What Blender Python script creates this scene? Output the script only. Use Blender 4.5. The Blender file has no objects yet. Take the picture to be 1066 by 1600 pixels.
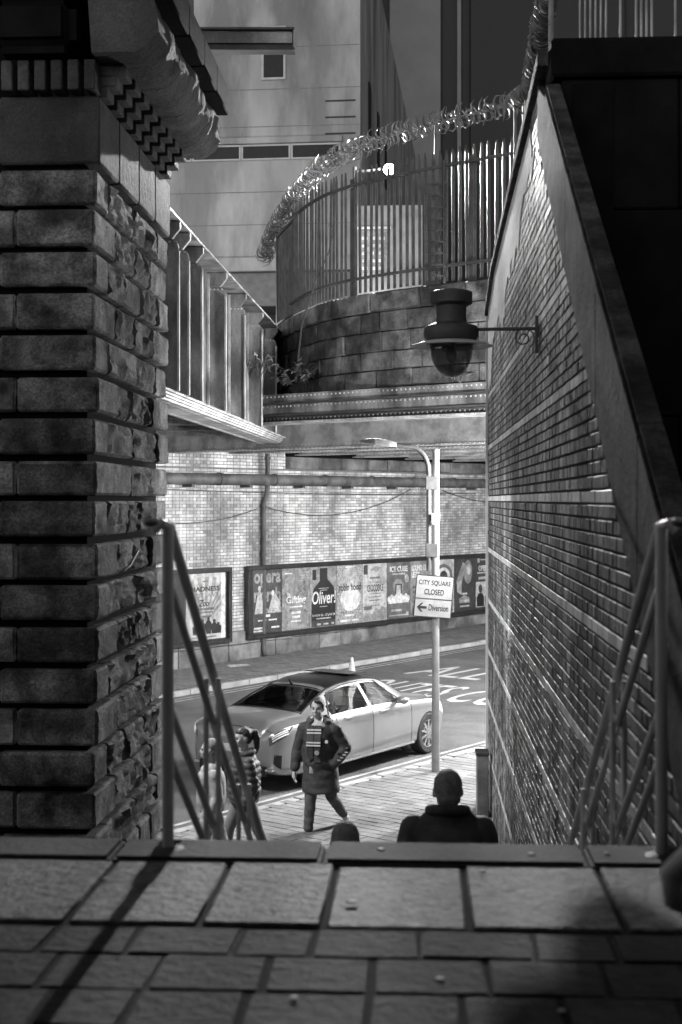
import bpy, bmesh, math, random
from mathutils import Vector, Matrix, noise
random.seed(11)
SC = bpy.context.scene
C = SC.collection
R = math.radians

# ------------------------------------------------------------------ camera
EYE = 4.2
cd = bpy.data.cameras.new('camera'); cam = bpy.data.objects.new('camera', cd); C.objects.link(cam)
cam.location = (0, 0, EYE); cam.rotation_euler = (R(90), 0, 0)
cd.sensor_fit = 'VERTICAL'; cd.sensor_height = 36.0; cd.sensor_width = 24.0
cd.lens = 2200 / 1600 * 36
cd.shift_y = -19 / 1600
cd.clip_start = 0.05; cd.clip_end = 800
cd.dof.use_dof = True; cd.dof.focus_distance = 23.0; cd.dof.aperture_fstop = 3.4
SC.camera = cam
# ------------------------------------------------------------------ world, exposure
w = bpy.data.worlds.new('World'); SC.world = w; w.use_nodes = True
nt = w.node_tree; nt.nodes.clear()
sky = nt.nodes.new('ShaderNodeTexSky'); sky.sky_type = 'NISHITA'; sky.sun_disc = False
sky.sun_elevation = R(6); sky.sun_rotation = R(200)
bw = nt.nodes.new('ShaderNodeRGBToBW'); bg = nt.nodes.new('ShaderNodeBackground'); wo = nt.nodes.new('ShaderNodeOutputWorld')
bg.inputs['Strength'].default_value = 0.15
nt.links.new(sky.outputs[0], bw.inputs[0]); nt.links.new(bw.outputs[0], bg.inputs['Color']); nt.links.new(bg.outputs[0], wo.inputs[0])
vs = SC.view_settings; vs.view_transform = 'Standard'; vs.look = 'None'; vs.exposure = 0.6; vs.gamma = 1.0
vs.use_curve_mapping = False
FLOOD_W, POINT_W, LANTERN_W, BULKHEAD_W, STREET_W, YARD_W = 19000, 160, 1000, 2000, 1250, 3200

# ------------------------------------------------------------------ frames
TS = math.atan2(.78, .626)                       # street direction, x = along the street, y = across it
TP = -math.atan(123 / 2200)                      # stair passage, x = right, y = along the passage
FS = Matrix.Rotation(TS, 4, 'Z'); FP = Matrix.Rotation(TP, 4, 'Z')
def zg(s): return -.18 + .0135 * s               # the street climbs gently along s
def S(s, n, z=0): return FS @ Vector((s, n, z))
def P(o, l, z=0): return FP @ Vector((o, l, z))
def H(h): return EYE + h

# ------------------------------------------------------------------ materials
MATS = {}
def mat(name, lo, hi, scale=3.0, rough=.8, bump=.25, bscale=40., var=.0, metallic=0., stain=0., sscale=.8, stretch=(1, 1, 1), spec=.4, coat=0., fine=.0):
    m = bpy.data.materials.new(name); m.use_nodes = True; t = m.node_tree; N = t.nodes; L = t.links
    b = N['Principled BSDF']
    geo = N.new('ShaderNodeNewGeometry'); mp = N.new('ShaderNodeMapping'); mp.inputs['Scale'].default_value = stretch
    L.new(geo.outputs['Position'], mp.inputs['Vector'])
    n1 = N.new('ShaderNodeTexNoise'); n1.inputs['Scale'].default_value = scale; n1.inputs['Detail'].default_value = 7; n1.inputs['Roughness'].default_value = .62
    L.new(mp.outputs[0], n1.inputs['Vector'])
    r = N.new('ShaderNodeMapRange'); r.inputs['From Min'].default_value = .3; r.inputs['From Max'].default_value = .7
    r.inputs['To Min'].default_value = lo; r.inputs['To Max'].default_value = hi
    L.new(n1.outputs['Fac'], r.inputs['Value']); val = r.outputs[0]
    def mul(a, bsock):
        x = N.new('ShaderNodeMath'); x.operation = 'MULTIPLY'; L.new(a, x.inputs[0]); L.new(bsock, x.inputs[1]); return x.outputs[0]
    if var:
        oi = N.new('ShaderNodeObjectInfo'); ad = N.new('ShaderNodeMath'); ad.operation = 'ADD'
        L.new(oi.outputs['Random'], ad.inputs[0]); L.new(geo.outputs['Random Per Island'], ad.inputs[1])
        fr = N.new('ShaderNodeMath'); fr.operation = 'FRACT'; L.new(ad.outputs[0], fr.inputs[0])
        vr = N.new('ShaderNodeMapRange'); vr.inputs['To Min'].default_value = 1 - var; vr.inputs['To Max'].default_value = 1 + var * .7
        L.new(fr.outputs[0], vr.inputs['Value']); val = mul(val, vr.outputs[0])
    if stain:
        n2 = N.new('ShaderNodeTexNoise'); n2.inputs['Scale'].default_value = sscale; n2.inputs['Detail'].default_value = 5; n2.inputs['Roughness'].default_value = .6
        L.new(mp.outputs[0], n2.inputs['Vector'])
        sr = N.new('ShaderNodeMapRange'); sr.inputs['From Min'].default_value = .42; sr.inputs['From Max'].default_value = .6
        sr.inputs['To Min'].default_value = 1; sr.inputs['To Max'].default_value = 1 - stain
        L.new(n2.outputs['Fac'], sr.inputs['Value']); val = mul(val, sr.outputs[0])
    if fine:
        n4 = N.new('ShaderNodeTexNoise'); n4.inputs['Scale'].default_value = 55; n4.inputs['Detail'].default_value = 3
        L.new(geo.outputs['Position'], n4.inputs['Vector'])
        fr2 = N.new('ShaderNodeMapRange'); fr2.inputs['From Min'].default_value = .3; fr2.inputs['From Max'].default_value = .7
        fr2.inputs['To Min'].default_value = 1 - fine; fr2.inputs['To Max'].default_value = 1 + fine
        L.new(n4.outputs['Fac'], fr2.inputs['Value']); val = mul(val, fr2.outputs[0])
    cc = N.new('ShaderNodeCombineColor')
    for i in range(3): L.new(val, cc.inputs[i])
    L.new(cc.outputs[0], b.inputs['Base Color'])
    b.inputs['Roughness'].default_value = rough; b.inputs['Metallic'].default_value = metallic
    b.inputs['Specular IOR Level'].default_value = spec
    if coat: b.inputs['Coat Weight'].default_value = coat; b.inputs['Coat Roughness'].default_value = .05
    if bump:
        n3 = N.new('ShaderNodeTexNoise'); n3.inputs['Scale'].default_value = bscale; n3.inputs['Detail'].default_value = 6; n3.inputs['Roughness'].default_value = .65
        L.new(geo.outputs['Position'], n3.inputs['Vector'])
        bp = N.new('ShaderNodeBump'); bp.inputs['Strength'].default_value = bump; bp.inputs['Distance'].default_value = .03
        L.new(n3.outputs['Fac'], bp.inputs['Height']); L.new(bp.outputs[0], b.inputs['Normal'])
    MATS[name] = m; return m
def flat(name, v, rough=.6, spec=.4): return mat(name, v * .55, v * 1.2, scale=9, rough=rough, bump=0, spec=spec, stain=.35, sscale=2.5, fine=.3)
def glow(name, strength):
    m = bpy.data.materials.new(name); m.use_nodes = True; b = m.node_tree.nodes['Principled BSDF']
    b.inputs['Base Color'].default_value = (1, 1, 1, 1); b.inputs['Emission Color'].default_value = (1, 1, 1, 1); b.inputs['Emission Strength'].default_value = strength
    MATS[name] = m; return m
def glass(name, tint, rough=.03):
    m = bpy.data.materials.new(name); m.use_nodes = True; t = m.node_tree; N = t.nodes; L = t.links; N.clear()
    o = N.new('ShaderNodeOutputMaterial'); tr = N.new('ShaderNodeBsdfTransparent'); gl = N.new('ShaderNodeBsdfGlossy'); fr = N.new('ShaderNodeFresnel'); mx = N.new('ShaderNodeMixShader')
    tr.inputs[0].default_value = (tint, tint, tint, 1); gl.inputs['Roughness'].default_value = rough; fr.inputs['IOR'].default_value = 1.6
    L.new(fr.outputs[0], mx.inputs[0]); L.new(tr.outputs[0], mx.inputs[1]); L.new(gl.outputs[0], mx.inputs[2]); L.new(mx.outputs[0], o.inputs[0])
    MATS[name] = m; return m

mat('pier_stone', .015, .34, scale=4.5, rough=.85, bump=.9, bscale=26, var=.3, stain=.55, sscale=2.6, fine=.35)
mat('pier_smooth', .012, .34, scale=4, rough=.85, bump=1.0, bscale=30, var=.45, stain=.75, sscale=2.2, fine=.5)
mat('joint', .003, .007, rough=.95, spec=.05)
mat('pipe_grey', .07, .16, scale=3, rough=.6, bump=.2, stain=.5, sscale=2)
mat('cornice_stone', .01, .10, scale=4, rough=.85, bump=1.0, bscale=16, var=.3, stain=.5, sscale=2, fine=.3)
mat('shade_stone', .003, .009, scale=2, rough=.95, bump=.4, bscale=20, spec=.05)  # near-black base colour stands in for missing light on these stones
mat('parapet_stone', .03, .24, scale=3.0, rough=.85, bump=.7, bscale=14, var=.45, stain=.7, sscale=1.3, fine=.3)
mat('wall_brick', .02, .52, scale=3.6, rough=.6, bump=.4, bscale=26, var=.7, stain=.75, sscale=1.3, stretch=(1, 1, .2), spec=.4, fine=.35)
mat('band_brick', .6, .9, scale=3, rough=.5, bump=.2, bscale=30, var=.25, stain=.35, sscale=.9, stretch=(1, 1, .3), spec=.5)
mat('mortar_dark', .012, .03, rough=.95)
mat('render_coat', .006, .10, scale=5, rough=.85, bump=.7, bscale=24, stain=.65, sscale=2, fine=.4, spec=.2)
mat('paint_flake', .35, .62, scale=6, rough=.8, bump=.3, bscale=30, stain=.3, sscale=6)
mat('glazed_brick', .42, .74, scale=2.0, rough=.25, bump=.1, bscale=30, var=.32, stain=.6, sscale=.7, stretch=(1, 1, .5), spec=.55)
mat('mortar', .10, .17, rough=.95)
mat('dado_stone', .10, .3, scale=2.2, rough=.9, bump=.5, bscale=14, var=.3, stain=.6, sscale=.9)
mat('asphalt', .09, .18, scale=1.2, rough=.8, bump=.9, bscale=60, stain=.25, sscale=.5, fine=.55)
mat('paver', .13, .23, scale=2, rough=.8, bump=.3, bscale=50, var=.22, fine=.15)
mat('far_paver', .18, .30, scale=2, rough=.85, bump=.3, bscale=40, var=.25, fine=.2)
mat('kerb', .22, .38, scale=3, rough=.85, bump=.3, bscale=30, var=.15)
mat('road_paint', .5, .75, scale=5, rough=.7, bump=.2, stain=.35, sscale=5)
mat('yellow_paint', .36, .52, scale=5, rough=.7, bump=.2, stain=.35, sscale=4)
mat('slab', .01, .17, scale=16, rough=.6, bump=1.0, bscale=26, var=.18, fine=.4, spec=.5)
mat('nosing', .02, .065, scale=3, rough=.75, bump=.4, bscale=30, fine=.3)
mat('sett', .004, .028, scale=11, rough=.75, bump=.8, bscale=22, var=.35, fine=.4)
mat('grout', .003, .008, scale=20, rough=.95)
mat('steel_paint', .08, .42, scale=2.2, rough=.5, bump=.25, bscale=18, stain=.65, sscale=2.0, fine=.2, stretch=(1, 1, .35), spec=.5)
mat('steel_light', .42, .64, scale=2, rough=.5, bump=.2, bscale=18, stain=.45, sscale=2.5, spec=.5)
mat('steel_dark', .03, .09, scale=3, rough=.6, bump=.2, bscale=25)
mat('rail_metal', .55, .8, scale=4, rough=.4, bump=.05, bscale=25, metallic=.0, spec=.6)
mat('galv', .07, .24, scale=5, rough=.55, bump=.05, metallic=.15, stain=.3, sscale=3)
mat('galv_dull', .2, .36, scale=5, rough=.45, bump=.05, metallic=.4, stain=.3, sscale=3)
mat('pale_dark', .04, .1, scale=5, rough=.55, bump=.05)
mat('concrete', .22, .46, scale=.35, rough=.85, bump=.12, bscale=5, stain=.45, sscale=.45, stretch=(1, 1, .3), fine=.06)
mat('concrete_line', .12, .2, rough=.9)
mat('tower_clad', .14, .18, scale=.5, rough=.6, bump=0)
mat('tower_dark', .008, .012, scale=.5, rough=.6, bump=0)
mat('window_glass', .006, .012, rough=.35, bump=0, spec=.15)
mat('frame_grey', .3, .42, rough=.5, bump=0)
mat('hoarding', .2, .34, scale=1.2, rough=.7, bump=.1, stain=.3, sscale=1)
mat('leaf', .10, .2, scale=6, rough=.5, bump=0, var=.4)
mat('stem', .05, .1, rough=.8)
mat('car_paint', .24, .27, rough=.3, bump=0, metallic=.6, coat=1.0, spec=.6)
mat('car_black', .008, .014, rough=.3, bump=0)
mat('rubber', .012, .02, rough=.8, bump=.1)
mat('rim', .45, .55, rough=.25, bump=0, metallic=.8)
mat('tail_lens', .05, .09, scale=3, rough=.12, bump=0, spec=.8)
mat('lens_clear', .7, .8, rough=.1, bump=0, spec=.8)
mat('interior', .02, .035, rough=.8, bump=0)
glass('car_glass', .5); 
def bowl():
    m = mat('bowl_glass', .02, .05, rough=.07, bump=0, spec=1.0, coat=.6); m.node_tree.nodes['Principled BSDF'].inputs['Alpha'].default_value = .72
bowl()
mat('skin', .34, .46, scale=20, rough=.55, bump=.05)
mat('hair', .015, .04, scale=30, rough=.5, bump=.5, bscale=80)
mat('hair_grey', .16, .34, scale=30, rough=.7, bump=.6, bscale=120)
mat('coat_dark', .025, .065, scale=9, rough=.75, bump=.3, bscale=10)
mat('coat_mid', .03, .09, scale=6, rough=.6, bump=.25, bscale=14)
mat('gilet', .035, .085, scale=6, rough=.85, bump=.4, bscale=30)
mat('denim', .05, .12, scale=9, rough=.85, bump=.3, bscale=14)
mat('leggings', .13, .19, scale=6, rough=.75, bump=.2)
mat('pale_cloth', .28, .42, scale=8, rough=.85, bump=.4, bscale=30)
mat('white_cloth', .6, .75, rough=.8, bump=.2)
mat('shoe', .16, .3, rough=.6, bump=.2)
flat('print_black', .02); flat('print_dark', .06); flat('print_grey', .16); flat('print_mid', .30); flat('print_light', .52); flat('print_white', .78)
mat('sign_face', .18, .24, scale=6, rough=.5, bump=0); flat('sign_ink', .012); flat('frame_dark', .035, rough=.35)
mat('print_speckle', .03, .5, scale=24, rough=.6, bump=0)
mat('print_mottle', .05, .32, scale=7, rough=.6, bump=0)
mat('post_grey', .2, .3, scale=4, rough=.4, bump=.05, metallic=.3, spec=.5)
mat('earth', .01, .03, rough=.95)
glow('lamp_glow', 260.0); glow('lantern_glow', 60.0)

# ------------------------------------------------------------------ mesh helpers
class MB:
    def __init__(s): s.v = []; s.f = []; s.mi = []
    def add(s, vs, fs, mi=0):
        k = len(s.v); s.v += [Vector(v) for v in vs]; s.f += [tuple(i + k for i in f) for f in fs]; s.mi += [mi] * len(fs); return s
    def box(s, x0, x1, y0, y1, z0, z1, M=None, back=True):
        v = [Vector(p) for p in ((x0, y0, z0), (x1, y0, z0), (x1, y1, z0), (x0, y1, z0), (x0, y0, z1), (x1, y0, z1), (x1, y1, z1), (x0, y1, z1))]
        if M is not None: v = [M @ p for p in v]
        f = [(0, 3, 2, 1), (4, 5, 6, 7), (0, 1, 5, 4), (1, 2, 6, 5), (3, 0, 4, 7)]
        if back: f.append((2, 3, 7, 6))
        return s.add(v, f)
    def tube(s, pts, r, seg=8, cap=True, sq=None):
        pts = [Vector(p) for p in pts]; n = len(pts); rs = r if isinstance(r, (list, tuple)) else [r] * n
        vs = []; fs = []; up = None
        for i, p in enumerate(pts):
            t = (pts[min(i + 1, n - 1)] - pts[max(i - 1, 0)]); t = t.normalized() if t.length > 1e-9 else Vector((0, 0, 1))
            if up is None: up = Vector((0, 0, 1)) if abs(t.z) < .9 else Vector((0, 1, 0))
            a = t.cross(up)
            a = a.normalized() if a.length > 1e-6 else Vector((1, 0, 0)); b = a.cross(t).normalized(); up = b
            for k in range(seg):
                q = 2 * math.pi * (k + .5) / seg
                vs.append(p + (a * math.cos(q) + b * math.sin(q)) * rs[i])
        for i in range(n - 1):
            for k in range(seg):
                k2 = (k + 1) % seg
                fs.append((i * seg + k, i * seg + k2, (i + 1) * seg + k2, (i + 1) * seg + k))
        if cap: fs.append(tuple(range(seg))[::-1]); fs.append(tuple((n - 1) * seg + k for k in range(seg)))
        return s.add(vs, fs)
    def lathe(s, prof, seg=24, M=None, axis='Z', ring=False):
        vs = []; fs = []; n = len(prof)
        for r, z in prof:
            for k in range(seg):
                q = 2 * math.pi * k / seg; p = Vector((r * math.cos(q), r * math.sin(q), z))
                if axis == 'Y': p = Vector((p.x, p.z, p.y))
                vs.append(M @ p if M is not None else p)
        for i in range(n - 1):
            for k in range(seg):
                k2 = (k + 1) % seg; fs.append((i * seg + k, i * seg + k2, (i + 1) * seg + k2, (i + 1) * seg + k))
        if ring:
            for k in range(seg):
                k2 = (k + 1) % seg; fs.append(((n - 1) * seg + k, (n - 1) * seg + k2, k2, k))
        else: fs.append(tuple(range(seg))[::-1]); fs.append(tuple((n - 1) * seg + k for k in range(seg)))
        return s.add(vs, fs)
    def prism(s, poly, y0, y1, M=None):            # polygon in x,z extruded along y
        n = len(poly); v = [Vector((x, y0, z)) for x, z in poly] + [Vector((x, y1, z)) for x, z in poly]
        if M is not None: v = [M @ p for p in v]
        f = [tuple(range(n)), tuple(range(2 * n - 1, n - 1, -1))] + [((i + 1) % n, i, i + n, (i + 1) % n + n) for i in range(n)]
        return s.add(v, f)
    def ball(s, c, r, sub=1, sc=(1, 1, 1), M=None):
        bm = bmesh.new(); bmesh.ops.create_icosphere(bm, subdivisions=sub, radius=1)
        vs = []
        for v in bm.verts:
            p = Vector((v.co.x * r * sc[0], v.co.y * r * sc[1], v.co.z * r * sc[2]))
            if M is not None: p = M @ p
            vs.append(p + Vector(c))
        fs = [tuple(v.index for v in f.verts) for f in bm.faces]; bm.free(); return s.add(vs, fs)
    def cap(s, p0, p1, r0, r1, sub=2):
        p0 = Vector(p0); p1 = Vector(p1); s.tube([p0, p1], [r0, r1], 12); s.ball(p0, r0 * 1.0, sub); s.ball(p1, r1 * 1.0, sub); return s
    def mesh(s, name, bevel=0., smooth=False, fix=True, segs=1):
        me = bpy.data.meshes.new(name); me.from_pydata([tuple(v) for v in s.v], [], s.f)
        if any(s.mi):
            for p, i in zip(me.polygons, s.mi): p.material_index = i
        if bevel or fix:
            bm = bmesh.new(); bm.from_mesh(me)
            if fix: bmesh.ops.recalc_face_normals(bm, faces=bm.faces)
            if bevel: bmesh.ops.bevel(bm, geom=list(bm.edges), offset=bevel, segments=segs, affect='EDGES', clamp_overlap=True)
            bm.to_mesh(me); bm.free()
        if smooth:
            for p in me.polygons: p.use_smooth = True
            if smooth != 'all': me.set_sharp_from_angle(angle=R(40))
        return me
def link(name, me, parent=None, m=None, kind=None):
    o = bpy.data.objects.new(name, me); C.objects.link(o)
    if m is not None and me is not None and len(me.materials) == 0:
        for q in (m if isinstance(m, (list, tuple)) else [m]): me.materials.append(MATS[q])
    if parent is not None: o.parent = parent
    if kind: o['kind'] = kind
    return o
def part(name, mb, m, parent=None, bevel=0., smooth=False, kind=None, segs=1, fix=True):
    return link(name, mb.mesh(name, bevel, smooth, fix, segs), parent, m, kind)
def tag(o, label=None, cat=None, group=None, kind=None):
    if label: o['label'] = label
    if cat: o['category'] = cat
    if group: o['group'] = group
    if kind: o['kind'] = kind
    return o
def empty(name, loc, rz=0., label=None, cat=None, group=None, kind=None):
    o = bpy.data.objects.new(name, None); C.objects.link(o); o.location = loc; o.rotation_euler = (0, 0, rz); o.empty_display_size = .2
    return tag(o, label, cat, group, kind)
def inst(name, me, parent, loc=(0, 0, 0), rot=(0, 0, 0), sc=(1, 1, 1)):
    o = bpy.data.objects.new(name, me); C.objects.link(o); o.parent = parent; o.location = loc; o.rotation_euler = rot; o.scale = sc; return o
def text_mesh(name, string, width=None, height=None, extrude=.0015, bold=0., shear=0., align='LEFT'):
    cu = bpy.data.curves.new(name, 'FONT'); cu.body = string; cu.size = 1; cu.extrude = 0; cu.offset = bold; cu.shear = shear; cu.resolution_u = 3
    cu.align_x = 'LEFT'; cu.space_line = .85
    ob = bpy.data.objects.new(name, cu); me = bpy.data.meshes.new_from_object(ob); bpy.data.objects.remove(ob); bpy.data.curves.remove(cu)
    me.name = name; xs = [v.co.x for v in me.vertices]; ys = [v.co.y for v in me.vertices]
    x0, x1, y0, y1 = min(xs), max(xs), min(ys), max(ys)
    sx = width / (x1 - x0) if width else None; sy = height / (y1 - y0) if height else None
    sx = sx or sy; sy = sy or sx
    for v in me.vertices: v.co = ((v.co.x - (x0 + x1) / 2) * sx, (v.co.y - (y0 + y1) / 2) * sy, 0)
    return me                                       # centred on its own middle
def wall_text(name, string, parent, m, x, z, y, width=None, height=None, bold=0., shear=0.):
    me = text_mesh(name, string, width, height, bold=bold, shear=shear); me.materials.append(MATS[m])
    return inst(name, me, parent, (x, y, z), (R(90), 0, 0))
def remesh(mb, voxel, smooth_it=4, name='body'):
    me = mb.mesh(name, fix=True); o = bpy.data.objects.new('tmp', me); C.objects.link(o)
    md = o.modifiers.new('r', 'REMESH'); md.mode = 'VOXEL'; md.voxel_size = voxel; md.use_smooth_shade = True
    sm = o.modifiers.new('s', 'SMOOTH'); sm.iterations = smooth_it; sm.factor = .5
    dg = bpy.context.evaluated_depsgraph_get(); dg.update()
    out = bpy.data.meshes.new_from_object(o.evaluated_get(dg)); out.name = name
    bpy.data.objects.remove(o); bpy.data.meshes.remove(me)
    for p in out.polygons: p.use_smooth = True
    out.materials.clear(); return out

# people first: their surfaces are grown through the modifier stack while the scene is still small
def soft(name, mb, m, parent, voxel=.014, it=4, disp=None):
    me = remesh(mb, voxel, it, name)
    if disp:
        me.calc_loop_triangles() if hasattr(me, 'calc_loop_triangles') else None
        for v in me.vertices: v.co += disp(v.co) * v.normal
    return link(name, me, parent, m)
def head(parent, hc, turn=0., tilt=0., hair='hair', style='short', back=False, s=1.0):
    M = Matrix.Translation(hc) @ Matrix.Rotation(turn, 4, 'Z') @ Matrix.Rotation(tilt, 4, 'X') @ Matrix.Scale(s, 4)
    def q(*p): return M @ Vector(p)
    M3 = M.to_3x3()
    b = MB()                                         # faces local -y, head about .23 high
    b.ball(q(0, .012, .02), .1, 3, (.78, .98, 1.02), M3)
    b.ball(q(0, -.03, -.045), .1, 3, (.62, .66, .72), M3)
    b.ball(q(0, -.055, -.085), .1, 2, (.33, .3, .28), M3)
    b.ball(q(0, -.1, -.022), .1, 2, (.13, .2, .26), M3)
    b.ball(q(0, -.083, .02), .1, 2, (.5, .14, .12), M3)
    b.ball(q(0, -.088, -.068), .1, 2, (.24, .1, .07), M3)
    for sd in (-1, 1):
        b.ball(q(sd * .082, .012, -.01), .1, 2, (.1, .2, .32), M3)
        b.ball(q(sd * .04, -.07, -.03), .1, 2, (.24, .2, .22), M3)
    return b, M, M3, q
def face_parts(parent, M, M3, q):
    for sd in (-1, 1):
        e = MB(); e.ball(q(sd * .032, -.0875, .001), .1, 2, (.13, .055, .055), M3); part('eye', e, 'hair', parent, smooth='all')
        e = MB(); e.ball(q(sd * .033, -.098, .026), .1, 2, (.17, .05, .035), M3); part('eyebrow', e, 'hair', parent, smooth='all')
    e = MB(); e.ball(q(0, -.099, -.069), .1, 2, (.2, .05, .03), M3); part('mouth', e, 'hair_grey', parent, smooth='all')
def hand(b, w_, d, r=.011, side=1):
    """five unequal bent fingers hanging from a wrist w_, pointing along d (a unit vector, mostly down)"""
    w_ = Vector(w_); d = Vector(d).normalized(); f = Vector((0, 1, 0)); f = (f - d * f.dot(d)).normalized(); c = d.cross(f)
    b.cap(w_, w_ + d * .075, .026, .034, 2)
    for k, (off, ln) in enumerate(((-.03, .065), (-.01, .08), (.011, .075), (.031, .058))):
        p0 = w_ + d * .085 + f * off; p1 = p0 + d * ln * .55 + c * side * .008; p2 = p1 + d * ln * .45 + c * side * .028
        b.tube([p0 - d * .02, p0, p1, p2], [r, r, r * .92, r * .8], 8)
    t0 = w_ + d * .03 - f * .03; t1 = t0 + d * .035 - f * .025 + c * side * .01; t2 = t1 + d * .035 + c * side * .015
    b.tube([t0, t1, t2], [r * 1.2, r * 1.1, r * .85], 8)

def man_front():
    root = empty('person', S(0, 0), 0, 'walking person in dark hooded coat and striped scarf, one hand in pocket', 'person')
    root.location = (-.27, 17.45, zg(13.4)); root.rotation_euler = (0, 0, R(-8))
    b, M, M3, q = head(root, Vector((-.02, -.03, 1.625)), R(-4), R(2))
    b.cap((-.005, .02, 1.4), (-.015, 0, 1.55), .058, .054)
    b.cap((0, 0, 1.02), (0, .01, 1.34), .15, .15)
    # hips and legs: right leg (viewer's left) forward and straight, left leg behind with a bent knee
    b.cap((-.08, 0, .96), (-.1, -.06, .52), .08, .055); b.cap((-.1, -.06, .52), (-.12, -.1, .09), .055, .04)
    b.cap((.08, .02, .96), (.14, .06, .52), .08, .055); b.cap((.14, .06, .52), (.27, .36, .2), .055, .04)
    # arms
    b.cap((-.19, .01, 1.38), (-.265, .03, 1.1), .05, .04); b.cap((-.265, .03, 1.1), (-.3, -.03, .87), .04, .028)
    hand(b, (-.302, -.035, .85), (-.06, -.1, -1), .0105, 1)
    b.cap((.19, .01, 1.38), (.3, .06, 1.12), .05, .04); b.cap((.3, .06, 1.12), (.18, -.08, .94), .04, .03)
    soft('body', b, 'skin', root, .011, 3); face_parts(root, M, M3, q)
    h = MB(); h.ball(q(0, .03, .045), .1, 3, (.85, .92, .92), M3); h.ball(q(0, .06, -.01), .1, 2, (.82, .6, .75), M3); h.ball(q(.03, -.062, .088), .1, 2, (.62, .35, .22), M3)
    h.ball(q(.078, -.012, .03), .1, 2, (.14, .34, .4), M3); h.ball(q(-.078, -.012, .03), .1, 2, (.14, .34, .4), M3)
    soft('hair', h, 'hair', root, .011, 2, lambda c: .006 * noise.noise(c * 40))
    t = MB()                                         # trousers
    t.cap((-.08, 0, .95), (-.1, -.06, .52), .105, .078); t.cap((-.1, -.06, .52), (-.12, -.1, .15), .075, .062)
    t.cap((.08, .02, .95), (.14, .06, .52), .105, .078); t.cap((.14, .06, .52), (.255, .33, .25), .075, .062); t.ball((0, 0, .94), .15, 2, (1.05, .8, .8))
    soft('trousers', t, 'denim', root, .014, 2, lambda c: .008 * noise.noise(Vector((c.x * 6, c.y * 6, c.z * 16))))
    for (x, y, z, ry) in ((-.125, -.13, .045, 0), (.285, .37, .12, R(40))):
        s_ = MB(); Mx = Matrix.Rotation(ry, 3, 'X'); s_.ball(Vector((x, y, z)), .1, 3, (.48, 1.35, .45), Mx); s_.ball(Vector((x, y + .04, z + .03)), .1, 2, (.45, .75, .6), Mx)
        soft('shoe', s_, 'shoe', root, .012, 2)
    c = MB()                                         # long coat, open at the front over scarf
    c.ball((0, .015, 1.33), .1, 3, (2.15, 1.5, 1.25)); c.cap((0, .02, 1.25), (.01, .03, .95), .2, .22)
    c.ball((.0, .02, 1.12), .1, 3, (2.2, 1.75, 2.2)); c.lathe([(.19, 1.15), (.212, .95), (.228, .75), (.238, .585), (.225, .575)], 28, Matrix.Translation((.015, .015, 0)) @ Matrix.Diagonal((1, .8, 1, 1)))
    c.cap((-.185, .01, 1.36), (-.275, .03, 1.1), .09, .078); c.cap((-.275, .03, 1.1), (-.3, -.025, .88), .078, .06)
    c.cap((.185, .01, 1.36), (.32, .06, 1.12), .095, .085); c.cap((.32, .06, 1.12), (.2, -.09, .95), .085, .068)
    c.ball((0, .09, 1.43), .1, 3, (1.7, 1.0, .8)); c.ball((.1, .02, 1.44), .1, 2, (.8, .9, .6)); c.ball((-.1, .02, 1.43), .1, 2, (.7, .9, .5))
    soft('coat', c, 'coat_dark', root, .015, 2, lambda v: .012 * noise.noise(Vector((v.x * 7, v.y * 7, v.z * 14))) + .004 * noise.noise(v * 40))
    f = MB(); f.box(-.1, .0, -.215, -.2, .82, .98, Matrix.Rotation(R(-4), 4, 'X')); part('jumper_hem', f, 'pale_cloth', root, .01, 'all')
    # scarf: two hanging bands with pale bars and a round badge
    for x0, x1, z0 in ((-.125, -.045, 1.02), (-.035, .045, .98)):
        k = MB(); n = 12
        for i in range(n):
            za = z0 + (1.42 - z0) * i / n; zb = z0 + (1.42 - z0) * (i + 1) / n
            def yy(z): return -.205 + max(0, z - 1.25) * .45 + .01 * math.sin(z * 20)
            k.add([(x0, yy(za), za), (x1, yy(za), za), (x1, yy(zb), zb), (x0, yy(zb), zb), (x0, yy(za) + .02, za), (x1, yy(za) + .02, za), (x1, yy(zb) + .02, zb), (x0, yy(zb) + .02, zb)],
                  [(0, 1, 2, 3), (7, 6, 5, 4), (0, 4, 5, 1), (2, 6, 7, 3), (1, 5, 6, 2), (0, 3, 7, 4)])
        sc = part('scarf', k, 'gilet', root, smooth=True)
        for z in (1.335, 1.37, 1.19, 1.225):
            k2 = MB(); y = -.212 + max(0, z - 1.25) * .45 + .01 * math.sin(z * 20); k2.box(x0 - .003, x1 + .003, y - .004, y + .004, z - .009, z + .009); part('scarf_stripe', k2, 'white_cloth', sc)
    k = MB(); k.lathe([(.028, -.005), (.03, 0), (.028, .005)], 14, Matrix.Translation((0.005, -.222, 1.1)), 'Y'); part('scarf_badge', k, 'pale_cloth', root)
    k = MB(); k.lathe([(.02, -.005), (.022, 0), (.02, .005)], 12, Matrix.Translation((.12, -.19, 1.235)), 'Y'); part('coat_badge', k, 'white_cloth', root)
    # hood rolled behind the neck and a ring of collar
    k = MB()
    for i in range(16):
        a = R(-40 + 260 * i / 15); k.ball((.125 * math.cos(a), .03 + .1 * math.sin(a), 1.46 + .015 * math.sin(a)), .052, 1)
    soft('hood', k, 'coat_mid', root, .014, 2, lambda v: .012 * noise.noise(v * 30))
    k = MB()
    for i in range(5): k.box(.275 + .01 * i, .315 + .008 * i, -.05, -.035, 1.02 + i * .04, 1.035 + i * .04, Matrix.Rotation(R(8), 4, 'Y'))
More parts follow.
